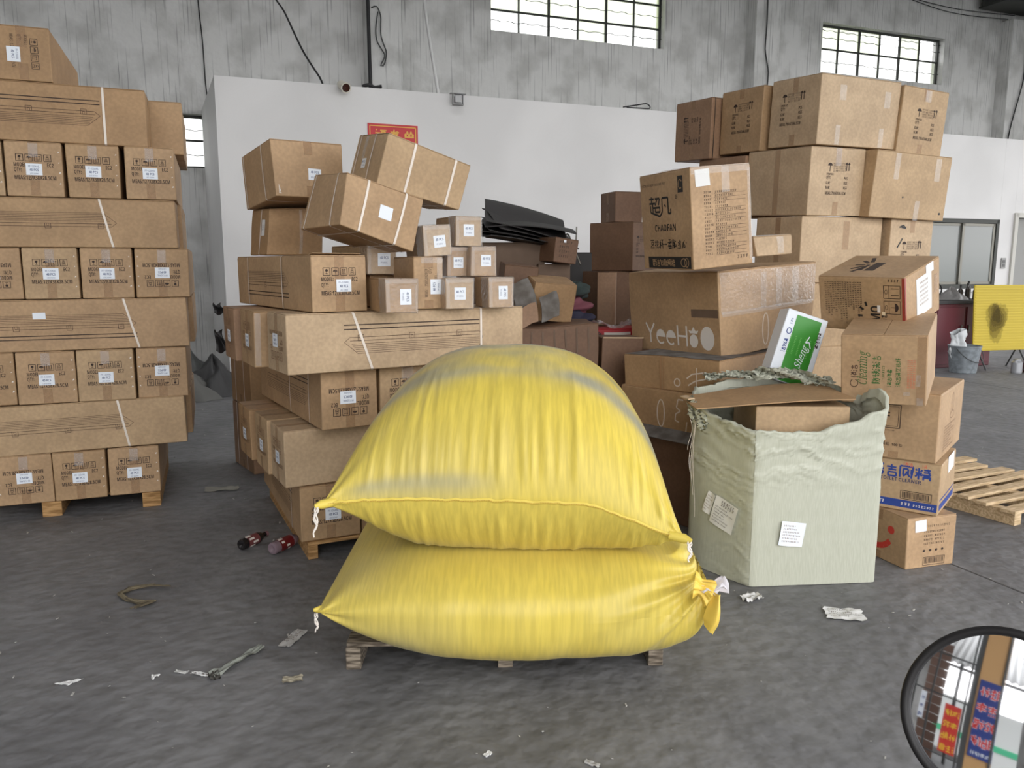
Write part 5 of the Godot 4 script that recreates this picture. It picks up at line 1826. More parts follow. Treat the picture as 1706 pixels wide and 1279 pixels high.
# ------------------------------------------------------------------ things on the walls
func wall_things() -> void:
	var tp := -10.71
	var t0 := -13.16
	# red poster
	var n := thing("poster", "red poster with gold lettering and border on the white partition, behind the tumbled cartons", "poster", H(2.40, 3.14, tp + 0.006), hall)
	var b := Buf.new()
	b.rbox(Vector3.ZERO, Vector3(0.34, 0.31, 0.002), 0.001)
	part("sheet", b, mat(Color8(198, 50, 56), 0.5), n)
	b = Buf.new()
	var K := {"w": 0.68, "h": 0.62, "d": 0.004, "node": n, "crumple": 0.0, "off": [], "bulge": Vector3.ZERO}
	for i in 8:
		K.off.append(Vector3.ZERO)
	var q := Ink.new()
	q.frame(0, 0.31, 0.62, 0.56, 0.012)
	q.han("福发", -0.24, 0.40, 0.15, 0.12)
	for i in 5:
		q.disc(0.17 + i * 0.025, 0.49 + 0.03 * (i % 2), 0.016, 0.022)
	q.rect(0.22, 0.465, 0.13, 0.02)
	for i in q.t.size():
		q.t[i].y -= 0.31
	b = Buf.new()
	for i in range(0, q.t.size(), 3):
		var id := []
		for k in 3:
			id.append(b.add(Vector3(q.t[i + k].x, q.t[i + k].y, 0.0032), Vector3.BACK))
		b.tri(id[0], id[1], id[2])
	part("gold_print", b, mat(Color8(226, 170, 64), 0.4), n)
	# security camera on the partition's edge
	n = thing("security_camera", "small bullet security camera on the top edge of the white partition", "camera", H(1.74, 3.86, tp + 0.09), hall)
	b = Buf.new()
	b.rbox(Vector3(0, 0.05, -0.12), Vector3(0.05, 0.035, 0.05), 0.01)
	b.tube([Vector3(0, 0.03, -0.10), Vector3(0.0, 0.01, -0.05), Vector3(0.01, 0.0, 0.0)], 0.016, 8)
	part("bracket", b, mat(Color8(210, 208, 196), 0.5), n)
	var xf := Transform3D(spin(10, 112), Vector3(0.005, 0.02, -0.02))
	b = Buf.new()
	b.lathe([Vector2(0.001, -0.09), Vector2(0.05, -0.09), Vector2(0.056, -0.07), Vector2(0.058, 0.08), Vector2(0.066, 0.085), Vector2(0.066, 0.12), Vector2(0.052, 0.12)], 24, xf)
	part("housing", b, mat(Color8(214, 210, 196), 0.45), n)
	b = Buf.new()
	b.lathe([Vector2(0.052, 0.12), Vector2(0.05, 0.105), Vector2(0.001, 0.10)], 24, xf)
	part("lens", b, mat(Color8(70, 42, 34), 0.15), n)
	# wire frame box
	n = thing("cable_box", "small clear junction box with metal frame on the partition's top edge", "box", H(3.30, 3.83, tp + 0.05), hall)
	b = Buf.new()
	for e in [[0, 0.07, 0.11, 0.006], [0, -0.07, 0.075, 0.006]]:
		b.rbox(Vector3(e[0], e[1], 0), Vector3(e[2], e[3], 0.03), 0.002)
	b.rbox(Vector3(-0.07, 0, 0), Vector3(0.006, 0.07, 0.02), 0.002)
	b.rbox(Vector3(0.07, 0, 0), Vector3(0.006, 0.07, 0.02), 0.002)
	part("frame", b, mat(Color8(150, 150, 150), 0.5), n)
	b = Buf.new()
	b.rbox(Vector3(0.0, 0, -0.005), Vector3(0.045, 0.045, 0.025), 0.006)
	part("body", b, mat(Color8(180, 180, 180), 0.4), n)
	# cables and rods
	_cord("thick black cable sweeping down to the partition's top edge", "cable", [Vector3(1.02, 6.3, t0 + 0.05), Vector3(1.12, 5.6, t0 + 0.3), Vector3(1.22, 5.2, t0 + 0.8), Vector3(1.36, 4.5, t0 + 1.6), Vector3(1.50, 4.0, tp - 0.2), Vector3(1.52, 3.9, tp - 0.12)], 0.013, M.cable)
	_cord("thin black cable hanging down the concrete wall above the small left window", "cable", [Vector3(0.04, 6.6, t0 + 0.03), Vector3(0.06, 5.5, t0 + 0.03), Vector3(0.09, 4.9, t0 + 0.03), Vector3(0.10, 4.3, t0 + 0.03), Vector3(0.13, 3.95, t0 + 0.05)], 0.009, M.cable)
	_cord("white rod slanting from the roof to the partition's top", "rod", [Vector3(3.35, 7.2, t0 + 0.1), Vector3(3.20, 5.4, t0 + 1.2), Vector3(3.06, 3.9, tp - 0.08)], 0.022, M.rod)
	_cord("dark pipe running up the left edge of the first pilaster", "pipe", [Vector3(2.52, 7.8, t0 + 0.33), Vector3(2.525, 6.0, t0 + 0.33), Vector3(2.535, 3.9, t0 + 0.33)], 0.03, M.cable)
	_cord("looped loose cable hanging on the first pilaster", "cable", [Vector3(2.58, 5.55, t0 + 0.32), Vector3(2.66, 5.58, t0 + 0.33), Vector3(2.72, 5.45, t0 + 0.33), Vector3(2.72, 5.15, t0 + 0.33), Vector3(2.80, 4.90, t0 + 0.33), Vector3(2.76, 4.72, t0 + 0.33), Vector3(2.70, 4.70, t0 + 0.33), Vector3(2.77, 4.85, t0 + 0.34), Vector3(2.66, 5.05, t0 + 0.33), Vector3(2.64, 5.25, t0 + 0.33), Vector3(2.68, 5.5, t0 + 0.33)], 0.010, M.steel)
	_cord("black cable down the second pilaster behind the top row of cartons", "cable", [Vector3(10.06, 7.6, t0 + 0.33), Vector3(10.08, 6.2, t0 + 0.33), Vector3(10.07, 5.6, t0 + 0.33), Vector3(10.16, 5.25, t0 + 0.33), Vector3(10.14, 4.8, t0 + 0.33)], 0.012, M.cable)
	_cord("thin cable down the far corner pilaster", "cable", [Vector3(17.05, 6.2, t0 + 0.33), Vector3(17.05, 5.7, t0 + 0.33), Vector3(16.98, 5.4, t0 + 0.34), Vector3(16.78, 4.6, t0 + 0.33), Vector3(16.70, 4.0, t0 + 0.33)], 0.013, M.cable)
	_cord("upper one of two thin wires stretched under the roof at right", "wire", [Vector3(12.9, 7.15, t0 + 0.06), Vector3(15.0, 6.99, t0 + 0.06), Vector3(16.9, 7.02, t0 + 0.1)], 0.008, M.cable)
	_cord("lower one of two thin wires stretched under the roof at right", "wire", [Vector3(13.3, 7.12, t0 + 0.06), Vector3(15.0, 6.9, t0 + 0.06), Vector3(16.7, 6.92, t0 + 0.1)], 0.008, M.cable)
	_cord("short bent wire lying on the partition top left of the right cartons", "wire", [Vector3(5.9, 3.92, tp - 0.03), Vector3(6.15, 3.97, tp - 0.05), Vector3(6.3, 3.99, tp - 0.02), Vector3(6.35, 3.93, tp - 0.02), Vector3(5.95, 3.915, tp - 0.01)], 0.009, M.cable)
	_cord("dark scrap of cable lying on the partition top by the first pilaster", "cable", [Vector3(2.02, 3.92, tp - 0.06), Vector3(2.10, 3.94, tp - 0.03), Vector3(2.18, 3.92, tp - 0.06), Vector3(2.27, 3.935, tp - 0.03)], 0.024, M.cable)
	# switch plate
	n = thing("switch_plate", "small grey switch plate on the white wall between office window and door", "switch", H(14.14, 1.62, tp + 0.01), hall)
	b = Buf.new()
	b.rbox(Vector3.ZERO, Vector3(0.06, 0.1, 0.01), 0.004)
	part("plate", b, mat(Color8(150, 150, 148), 0.5), n)
	b = Buf.new()
	b.rbox(Vector3(0, 0.03, 0.01), Vector3(0.035, 0.03, 0.004), 0.002)
	b.rbox(Vector3(0, -0.04, 0.01), Vector3(0.035, 0.03, 0.004), 0.002)
	part("rocker", b, mat(Color8(96, 96, 96), 0.5), n)

func _cord(label: String, called: String, pts: Array, r: float, m: Material, world := false) -> void:
	var c := Curve3D.new()
	for i in pts.size():
		var a: Vector3 = pts[maxi(i - 1, 0)]
		var d: Vector3 = pts[mini(i + 1, pts.size() - 1)]
		var tg := (d - a) / 6.0
		c.add_point(pts[i], -tg, tg)
	var path := []
	var L := c.get_baked_length()
	for i in 41:
		path.append(c.sample_baked(L * i / 40.0, true))
	var b := Buf.new()
	b.tube(path, r, 7)
	var o := part(called, b, m, self)
	if not world:
		o.transform = Transform3D(hall, Vector3.ZERO)
	tag(o, label, {"rod": "rod", "pipe": "pipe", "rope": "rope"}.get(called, "cable"))

# ------------------------------------------------------------------ heap between the two piles, shade painted in with a darker carton tone
func back_heap() -> void:
	var K: Dictionary
	var q: Ink
	var b: Buf
	carton("big dark carton at the bottom of the heap behind the small wrapped cartons", "", Vector3(-0.10, 0, -6.35), Vector3(0.66, 1.77, 0.5), Vector3(8, 0, 0), 6, {"seam": "x", "tape": 0, "mat": M.darkboard, "crumple": 0.01})
	carton("dark carton at the bottom of the heap, under the small printed one", "", Vector3(0.29, 0, -6.33), Vector3(0.26, 1.60, 0.5), Vector3(8, 0, 0), 6, {"seam": "x", "tape": 0, "mat": M.darkboard, "crumple": 0.01})
	K = carton("small brown carton with black print and white sticker, upper right of dark heap", "", Vector3(0.32, 1.612, -6.15), Vector3(0.20, 0.185, 0.36), Vector3(26.5, 1.3, -6.3), 6, {"seam": "x", "tape": 0})
	q = Ink.new()
	for i in 4:
		q.fine(-0.06, 0.06 - rnd.randf_range(0, 0.04), 0.055 - i * 0.035, 0.016, rnd)
	stamp(K, "front", q, M.ink)
	sticker(K, "front", -0.02, 0.07, 0.02, 0.02)
	K = carton("crumpled brown carton standing behind the yellow sack's top", "", Vector3(0.27, 0, -5.33), Vector3(0.56, 1.21, 0.44), Vector3(10, 0, 0), 6, {"seam": "x", "tape": 0, "crumple": 0.06})
	b = Buf.new()
	for i in 7:
		var u := -0.24 + i * 0.075
		patch(b, K, "front", u, 0.40 + rnd.randf_range(0, 0.06), u + 0.012, 0.58, 0.002, 0.012)
	part("crease", b, M.darkboard, K.node)
	carton("opened brown carton tipped over on the crumpled one, its base towards the viewer", "", Vector3(0.235, 1.235, -5.52), Vector3(0.30, 0.27, 0.26), Vector3(14, 12, -5), 3, {"seam": "x", "tape": 0, "crumple": 0.008})
	carton("smaller brown carton tipped behind the opened one, left in the dark heap", "", Vector3(0.02, 1.36, -5.62), Vector3(0.24, 0.24, 0.24), Vector3(10, 4, -6), 6, {"seam": "x", "tape": 0, "crumple": 0.008})
	var flats := [["dusty grey board leaning on the tipped cartons, larger left one", Vector3(0.095, 1.245, -5.20), Vector3(0.14, 0.25, 0.008), Vector3(8, -12, 10)], ["dusty grey board leaning on the tipped cartons, smaller right one", Vector3(0.255, 1.238, -5.20), Vector3(0.12, 0.17, 0.008), Vector3(12, -14, 8)], ["torn brown board leaning below the larger grey board", Vector3(0.10, 1.20, -5.10), Vector3(0.15, 0.13, 0.007), Vector3(14, -16, 12)]]
	for i in flats.size():
		var f = flats[i]
		b = Buf.new()
		b.rbox(Vector3(0, f[2].y / 2, 0), f[2] / 2, 0.002, 4, Basis(), func(p): return p + Vector3(0.02 * sin(p.y * 14.0), 0.012 * sin(p.x * 30.0), 0.02 * sin(p.x * 16.0)))
		var o := part("cardboard_sheet", b, M.dustyboard if i < 2 else M.kraft5, self)
		o.transform = Transform3D(spin(f[3].x, f[3].y, f[3].z), f[1])
		tag(o, f[0], "cardboard", "")
	# flattened dark boards on top
	for i in 7:
		b = Buf.new()
		var bend := rnd.randf_range(0.05, 0.14)
		b.rbox(Vector3.ZERO, Vector3(rnd.randf_range(0.26, 0.38), 0.004, rnd.randf_range(0.2, 0.27)), 0.002, 7, Basis(), func(p): return p + Vector3(0, -bend * p.x * p.x * 2.0 + 0.03 * sin(p.z * 9.0 + bend * 50.0), 0))
		var o := part("cardboard_sheet", b, M.blackboard, self)
		o.transform = Transform3D(spin(8 + rnd.randf_range(-22, 22), [4.0, 7.0, 9.0, 13.0, 17.0, 12.0, 20.0][i], [-13.0, -9.0, -16.0, -8.0, -12.0, -4.0, -15.0][i]), Vector3(0.07 + rnd.randf_range(-0.07, 0.12), 1.79 + i * 0.026, -6.28 + rnd.randf_range(-0.05, 0.05)))
		tag(o, "%s blackish cardboard sheet in the loose stack topping the dark heap" % ["lowest", "second lowest", "third lowest", "middle", "third highest", "second highest", "topmost"][i], "cardboard", "blackish cardboard sheets on the dark heap")
	_cord("bent grey rod standing in the dark heap, crossing the straight one", "rod", [Vector3(0.43, 1.83, -6.36), Vector3(0.45, 1.835, -6.36), Vector3(0.485, 1.75, -6.34), Vector3(0.545, 1.60, -6.3)], 0.008, M.alu, true)
	_cord("straight thin rod leaning in the gap right of the dark heap", "rod", [Vector3(0.525, 1.90, -6.45), Vector3(0.51, 1.72, -6.42), Vector3(0.45, 1.55, -6.38), Vector3(0.38, 1.44, -6.34)], 0.006, M.alu, true)
	carton("added tall black carton that darkens the gap behind the cloth bundles", "", Vector3(0.53, 0, -6.85), Vector3(0.34, 1.70, 0.2), Vector3(4, 0, 0), 6, {"seam": "x", "tape": 0, "mat": M.blackboard})  # added block keeps the gap dark where the white wall would show
	# cloths stuffed in the gap
	for i in 3:
		b = Buf.new()
		var c: Vector3 = [Vector3(0.49, 1.27, -6.22), Vector3(0.50, 1.17, -6.15), Vector3(0.51, 1.39, -6.28)][i]
		var ph := i * 2.1
		b.sheet(26, 16, func(s, t):
			var a: float = s * TAU
			var e: float = (t - 0.5) * PI
			var r := 1.0 + 0.25 * sin(a * 3.0 + ph) * cos(e) + 0.2 * sin(e * 5.0 + a * 2.0)
			return c + Vector3(cos(a) * cos(e) * 0.12, sin(e) * 0.065, sin(a) * cos(e) * 0.10) * r, Vector3.ZERO, c)
		var o := part("cloth_bundle", b, mat([Color8(150, 92, 104), Color8(70, 70, 92), Color8(64, 76, 74)][i], 0.9), self)
		tag(o, ["pinkish cloth bundle stuffed in the dark gap behind the sacks", "dark blue cloth bundle lowest in the dark gap behind the sacks", "dark green cloth bundle above the pinkish one in the gap"][i], "cloth")
	carton("brown carton in the dark gap carrying the cloth bundles", "", Vector3(0.60, 0, -6.20), Vector3(0.30, 1.10, 0.3), Vector3(5, 0, 0), 6, {"seam": "x", "tape": 0, "mat": M.darkboard})
	# stack at the back right, darkened by tone in place of shade
	var G := "dark cartons stacked behind the white-lettered carton"
	K = carton("small dark carton topmost of the stack behind the tall printed carton", G, Vector3(0.93, 1.948, -6.80), Vector3(0.25, 0.25, 0.3), Vector3(18, 0, 0), 6, {"seam": "x", "tape": 0.1})
	K = carton("dark carton with printed end, second in the stack behind the tall printed carton", G, Vector3(0.98, 1.545, -6.80), Vector3(0.46, 0.40, 0.44), Vector3(48, 0, 0), 6, {"seam": "x", "tape": 0})
	export_end(K, "front", -0.10, 0.0, 0.8)
	K = carton("dark carton with a rounded bulging edge, third in the stack behind the lettered carton", G, Vector3(0.90, 1.105, -6.75), Vector3(0.50, 0.437, 0.44), Vector3(30, 0, 0), 6, {"seam": "x", "tape": 0, "crumple": 0.02})
	for i in 2:
		carton("dark carton hidden low in the stack behind the lettered carton", "cartons hidden low behind the lettered carton", Vector3(0.90, 0.552 * (1 - i), -6.75), Vector3(0.5, 0.55, 0.44), Vector3(30, 0, 0), 6, {"seam": "x", "tape": 0})
	b = Buf.new()
	b.sheet(20, 4, func(s, t):
		var a: float = lerpf(-0.4, 2.6, s)
		return Vector3(0.04 * cos(a) , 0.42 * t, 0.04 * sin(a)) + (Vector3.ZERO if a < 1.6 else Vector3(-0.08 * (a - 1.6), 0, 0)), Vector3.ZERO, Vector3(0, 0.2, 0))
	var cs := part("cardboard_sheet", b, M.kraft5, self)
	cs.position = Vector3(0.80, 1.115, -6.32)
	tag(cs, "curled brown cardboard sheet standing upright in front of the dark stack", "cardboard")
	carton("low carton carrying the curled sheet", "", Vector3(0.84, 0.0, -6.30), Vector3(0.16, 1.11, 0.20), Vector3(0, 0, 0), 6, {"seam": "x", "tape": 0, "mat": M.darkboard})
	# red printed carton with plastic on it
	K = carton("red and white printed carton with crinkled plastic on top, behind the plain brown one", "", Vector3(0.745, 0.86, -5.86), Vector3(0.36, 0.275, 0.22), Vector3(6, 0, 1), 0, {"seam": "x", "tape": 0, "mat": mat(Color8(178, 44, 50), 0.55), "crumple": 0.012})
	q = Ink.new()
	q.disc(-0.09, 0.03, 0.05, 0.035)
	q.rect(0.02, 0.10, 0.20, 0.02)
	for i in 4:
		q.fine(-0.15, 0.1, -0.03 - i * 0.028, 0.018, rnd)
	stamp(K, "front", q, M.whiteink)
	q = Ink.new()
	q.disc(-0.085, 0.02, 0.03, 0.02)
	q.han("香", -0.15, 0.06, 0.05, 0.12)
	stamp(K, "front", q, M.black, "lettering", 0.0012)
	b = Buf.new()
	b.sheet(26, 14, func(s, t): return Vector3(0.57 + s * 0.38, 1.145 + 0.05 * absf(dent.get_noise_2d(s * 900.0, t * 700.0)) + 0.02 * sin(s * 9.0), -5.96 + t * 0.22), Vector3.UP)
	var pl := part("plastic_sheet", b, M.cleartape, self)
	tag(pl, "crinkled clear plastic lying on the red printed carton", "plastic")
	carton("carton under the red printed one", "", Vector3(0.745, 0, -5.90), Vector3(0.36, 0.858, 0.26), Vector3(6, 0, 0), 6, {"seam": "x", "tape": 0, "mat": M.darkboard})
	K = carton("tall plain brown carton with open upper edge, left of the creased dusty carton", "", Vector3(0.70, 0, -5.36), Vector3(0.29, 1.115, 0.22), Vector3(12, 0, -1.5), 6, {"seam": "x", "tape": 0, "flaps": false})
	q = Ink.new()
	q.fine(0.0, 0.09, 0.38, 0.014, rnd)
	stamp(K, "front", q, M.inkgrey)
	b = Buf.new()
	patch(b, K, "front", -0.14, 0.548, 0.145, 0.557, 0.004)
	part("board_edge", b, M.kraft4, K.node)

# ------------------------------------------------------------------ far right by the office window
func far_right() -> void:
	var b: Buf
	var n: Node3D
	# dark red table
	n = thing("cabinet", "dark red cabinet with black top below the office window", "cabinet", Vector3(7.00, 0, -12.45), hall)
	b = Buf.new()
	b.rbox(Vector3(0, 0.5, 0), Vector3(0.62, 0.5, 0.24), 0.01)
	part("body", b, mat(Color8(88, 30, 40), 0.5), n)
	b = Buf.new()
	b.rbox(Vector3(0, 1.02, 0.02), Vector3(0.66, 0.025, 0.28), 0.006)
	part("top", b, M.black, n)
	for i in 2:
		b = Buf.new()
		b.rbox(Vector3(-0.31 + i * 0.62, 0.5, 0.245), Vector3(0.28, 0.44, 0.008), 0.004)
		var d := part("door", b, mat(Color8(98, 34, 46), 0.45), n)
		b = Buf.new()
		b.rbox(Vector3(-0.08 + i * 0.16, 0.6, 0.262), Vector3(0.01, 0.06, 0.008), 0.003)
		part("handle", b, M.alu, d)
	var top := Vector3(7.00, 1.046, -12.45)
	for i in 4:
		n = thing("bottle", "dark bottle on the red cabinet, %s in the row of four" % ["leftmost", "second from left", "third from left", "rightmost"][i], "bottle", top + hall * Vector3(0.20 + i * 0.085, 0, -0.04 + 0.06 * (i % 2)), Basis(), "dark bottles on the red cabinet")
		b = Buf.new()
		var hh := 0.20 + 0.03 * (i % 3)
		b.lathe([Vector2(0.001, 0), Vector2(0.036, 0), Vector2(0.038, 0.02), Vector2(0.038, hh * 0.7), Vector2(0.016, hh * 0.86), Vector2(0.014, hh)], 16)
		part("body", b, mat(Color8(52, 46, 42), 0.25), n)
		b = Buf.new()
		b.lathe([Vector2(0.017, hh - 0.005), Vector2(0.017, hh + 0.03), Vector2(0.001, hh + 0.03)], 14)
		part("cap", b, M.black, n)
	n = thing("plastic_heap", "grey and black plastic bag slumped on the red cabinet's left end", "bag", top + hall * Vector3(-0.12, 0, 0.05))
	b = Buf.new()
	b.sheet(30, 16, func(s, t):
		var a: float = s * TAU
		var r = 1.0 - t
		return Vector3(cos(a) * 0.26 * r, 0.005 + 0.17 * pow(t, 0.8) * (1.0 + 0.2 * sin(a * 3.0)), sin(a) * 0.16 * r) * (1.0 + 0.10 * sin(a * 5.0 + t * 6.0)), Vector3.UP)
	part("bag", b, mat(Color8(116, 114, 112), 0.4), n)
	n = thing("kettle", "small dark kettle with looped handle at the cabinet's far left", "kettle", top + hall * Vector3(-0.50, 0, 0.02))
	b = Buf.new()
	b.lathe([Vector2(0.001, 0), Vector2(0.10, 0), Vector2(0.105, 0.03), Vector2(0.085, 0.14), Vector2(0.05, 0.19), Vector2(0.015, 0.20), Vector2(0.012, 0.22), Vector2(0.001, 0.225)], 20)
	part("body", b, M.black, n)
	b = Buf.new()
	var pa := []
	for i in 15:
		var a := lerpf(-1.3, 1.6, i / 14.0)
		pa.append(Vector3(0.09 + 0.07 * cos(a), 0.16 + 0.09 * sin(a), 0))
	b.tube(pa, 0.012, 8)
	part("handle", b, M.black, n)
	# galvanised pail
	n = thing("pail", "big galvanised metal pail with plastic sticking out, near the red cabinet", "pail", Vector3(6.76, 0, -11.60), hall)
	b = Buf.new()
	b.lathe([Vector2(0.001, 0.0), Vector2(0.175, 0.0), Vector2(0.18, 0.01), Vector2(0.222, 0.385), Vector2(0.23, 0.39), Vector2(0.23, 0.405), Vector2(0.218, 0.405), Vector2(0.174, 0.03), Vector2(0.001, 0.03)], 36)
	var zinc := mat(Color8(150, 158, 164), 0.45, 0.25)
	zinc.albedo_texture = noise(61, 0.02, g(0.8), g(1.0), 3, 256)
	tri_scale(zinc, Vector3.ONE * 2.0)
	part("body", b, zinc, n)
	b = Buf.new()
	pa = []
	for i in 13:
		var a := PI * i / 12.0
		pa.append(Vector3(-0.235 * cos(a), 0.37 - 0.20 * sin(a), 0.06 + 0.19 * sin(a)))
	b.tube(pa, 0.006, 6)
	part("bail_handle", b, M.steel, n)
	var n2 := thing("plastic_bag", "crumpled whitish plastic bag standing up out of the metal pail", "bag", Vector3(6.70, 0.032, -11.60))
	b = Buf.new()
	b.sheet(26, 20, func(s, t):
		var a: float = s * TAU
		var r = 0.11 * (1.0 - 0.3 * t * t) * (1.0 + 0.25 * sin(a * 3.0 + t * 7.0) + 0.14 * sin(a * 7.0) + 0.9 * dent.get_noise_3d(cos(a) * 60.0, t * 240.0, sin(a) * 60.0))
		return Vector3(cos(a) * r - 0.13 * t + 0.06, 0.58 * t + 0.05 * t * sin(a + 2.0), sin(a) * r * 0.7), Vector3.ZERO, Vector3(0, 0.3, 0))
	part("bag", b, mat(Color8(206, 210, 212), 0.35), n2)
	# yellow corrugated board on a trestle
	n = thing("signboard", "yellow ribbed panel with dark smudge standing on thin legs at the right edge", "panel", Vector3(7.50, 0, -11.95), spin(12, -4))
	b = Buf.new()
	b.rbox(Vector3(0, 0.79, 0), Vector3(0.47, 0.50, 0.012), 0.004)
	var ym := mat(Color8(206, 182, 50), 0.5)
	part("panel", b, ym, n)
	var ridges := Node3D.new()
	for i in 24:
		b = Buf.new()
		b.rbox(Vector3(0, 0.315 + i * 0.0415, 0.012), Vector3(0.455, 0.012, 0.006), 0.004)
		part("rib", b, ym, n)
	ridges.free()
	var smudge := mat(Color(0.22, 0.15, 0.07, 0.20), 0.9)
	smudge.transparency = BaseMaterial3D.TRANSPARENCY_ALPHA
	for k in 5:
		b = Buf.new()
		var sz := 1.25 - k * 0.2
		b.sheet(48, 12, func(s, t):
			var a: float = s * TAU
			var r = t * sz * (1.0 + 0.16 * sin(a * 3.0 + k) + 0.14 * dent.get_noise_2d(a * 60.0 + k * 100.0, k * 50.0) + 0.06 * sin(a * 17.0 + k * 2.0))
			return Vector3(-0.07 + cos(a) * 0.15 * r, 0.74 + 0.02 * k + sin(a) * 0.24 * r, 0.0192 + k * 0.0004), Vector3.BACK)
		part("dirt_smudge", b, smudge, n)
	b = Buf.new()
	for sx in [-0.38, 0.38]:
		b.tube([Vector3(sx, 0.36, -0.03), Vector3(sx + 0.05, 0.0, 0.13)], 0.012, 6)
		b.tube([Vector3(sx, 0.36, -0.03), Vector3(sx + 0.05, 0.0, -0.30)], 0.012, 6)
	part("leg", b, M.steel, n)
	n = thing("thermos", "grey metal jug standing under the right end of the yellow panel", "jug", Vector3(7.50, 0, -11.50))
	b = Buf.new()
	b.lathe([Vector2(0.001, 0.0), Vector2(0.07, 0.0), Vector2(0.075, 0.02), Vector2(0.075, 0.16), Vector2(0.05, 0.19), Vector2(0.05, 0.21), Vector2(0.001, 0.215)], 18)
	part("body", b, mat(Color8(176, 178, 182), 0.35, 0.4), n)
	b = Buf.new()
	b.tube([Vector3(0.07, 0.15, 0), Vector3(0.12, 0.14, 0), Vector3(0.12, 0.06, 0), Vector3(0.07, 0.05, 0)], 0.009, 6)
	part("handle", b, M.black, n)
	n = thing("canister", "maroon canister standing right of the grey metal jug", "canister", Vector3(7.76, 0, -11.55))
	b = Buf.new()
	b.lathe([Vector2(0.001, 0.0), Vector2(0.11, 0.0), Vector2(0.112, 0.02), Vector2(0.112, 0.30), Vector2(0.10, 0.32)], 20)
	part("body", b, mat(Color8(92, 40, 48), 0.4), n)
	b = Buf.new()
	b.lathe([Vector2(0.105, 0.315), Vector2(0.105, 0.35), Vector2(0.001, 0.355)], 20)
	part("lid", b, M.black, n)
	# pallet of pale boards, seen edge on
	pale_pallet()

func pale_pallet() -> void:
	var a := Vector3(2.66, 0, -4.58)
	var along := Vector3(3.34 - 2.66, 0, -4.93 + 4.58).normalized()     # boards run this way
	var yaw := rad_to_deg(atan2(-along.z, along.x))
	var back := Vector3(along.z, 0, -along.x)
	var c := a + along * 0.52 - Vector3(-along.z, 0, along.x) * 0.0 + Vector3(0.185, 0, -0.40) * 1.0
	var p := thing("pallet", "pallet of pale rough boards on the floor at the right, behind the carton column", "pallet", c + Vector3(-0.02, 0, -0.05), spin(yaw))
	for i in 3:
		var b := Buf.new()
		b.rbox(Vector3((i - 1) * 0.42, 0.045, 0), Vector3(0.035, 0.045, 0.48), 0.004)
		part("runner", b, M.palewood, p)
	for i in 7:
		var b := Buf.new()
		var l := 0.52 + rnd.randf_range(-0.05, 0.03)
		b.rbox(Vector3(rnd.randf_range(-0.03, 0.03), 0, 0), Vector3(l, 0.011, 0.045 + rnd.randf_range(-0.008, 0.008)), 0.003, 3, Basis(), func(q): return q + Vector3(0, 0.006 * sin(q.x * 5.0 + i), 0))
		var o := part("board", b, M.palewood, p, Vector3(0, 0.102, -0.46 + i * 0.153))
		o.rotation.y = rnd.randf_range(-0.03, 0.05)

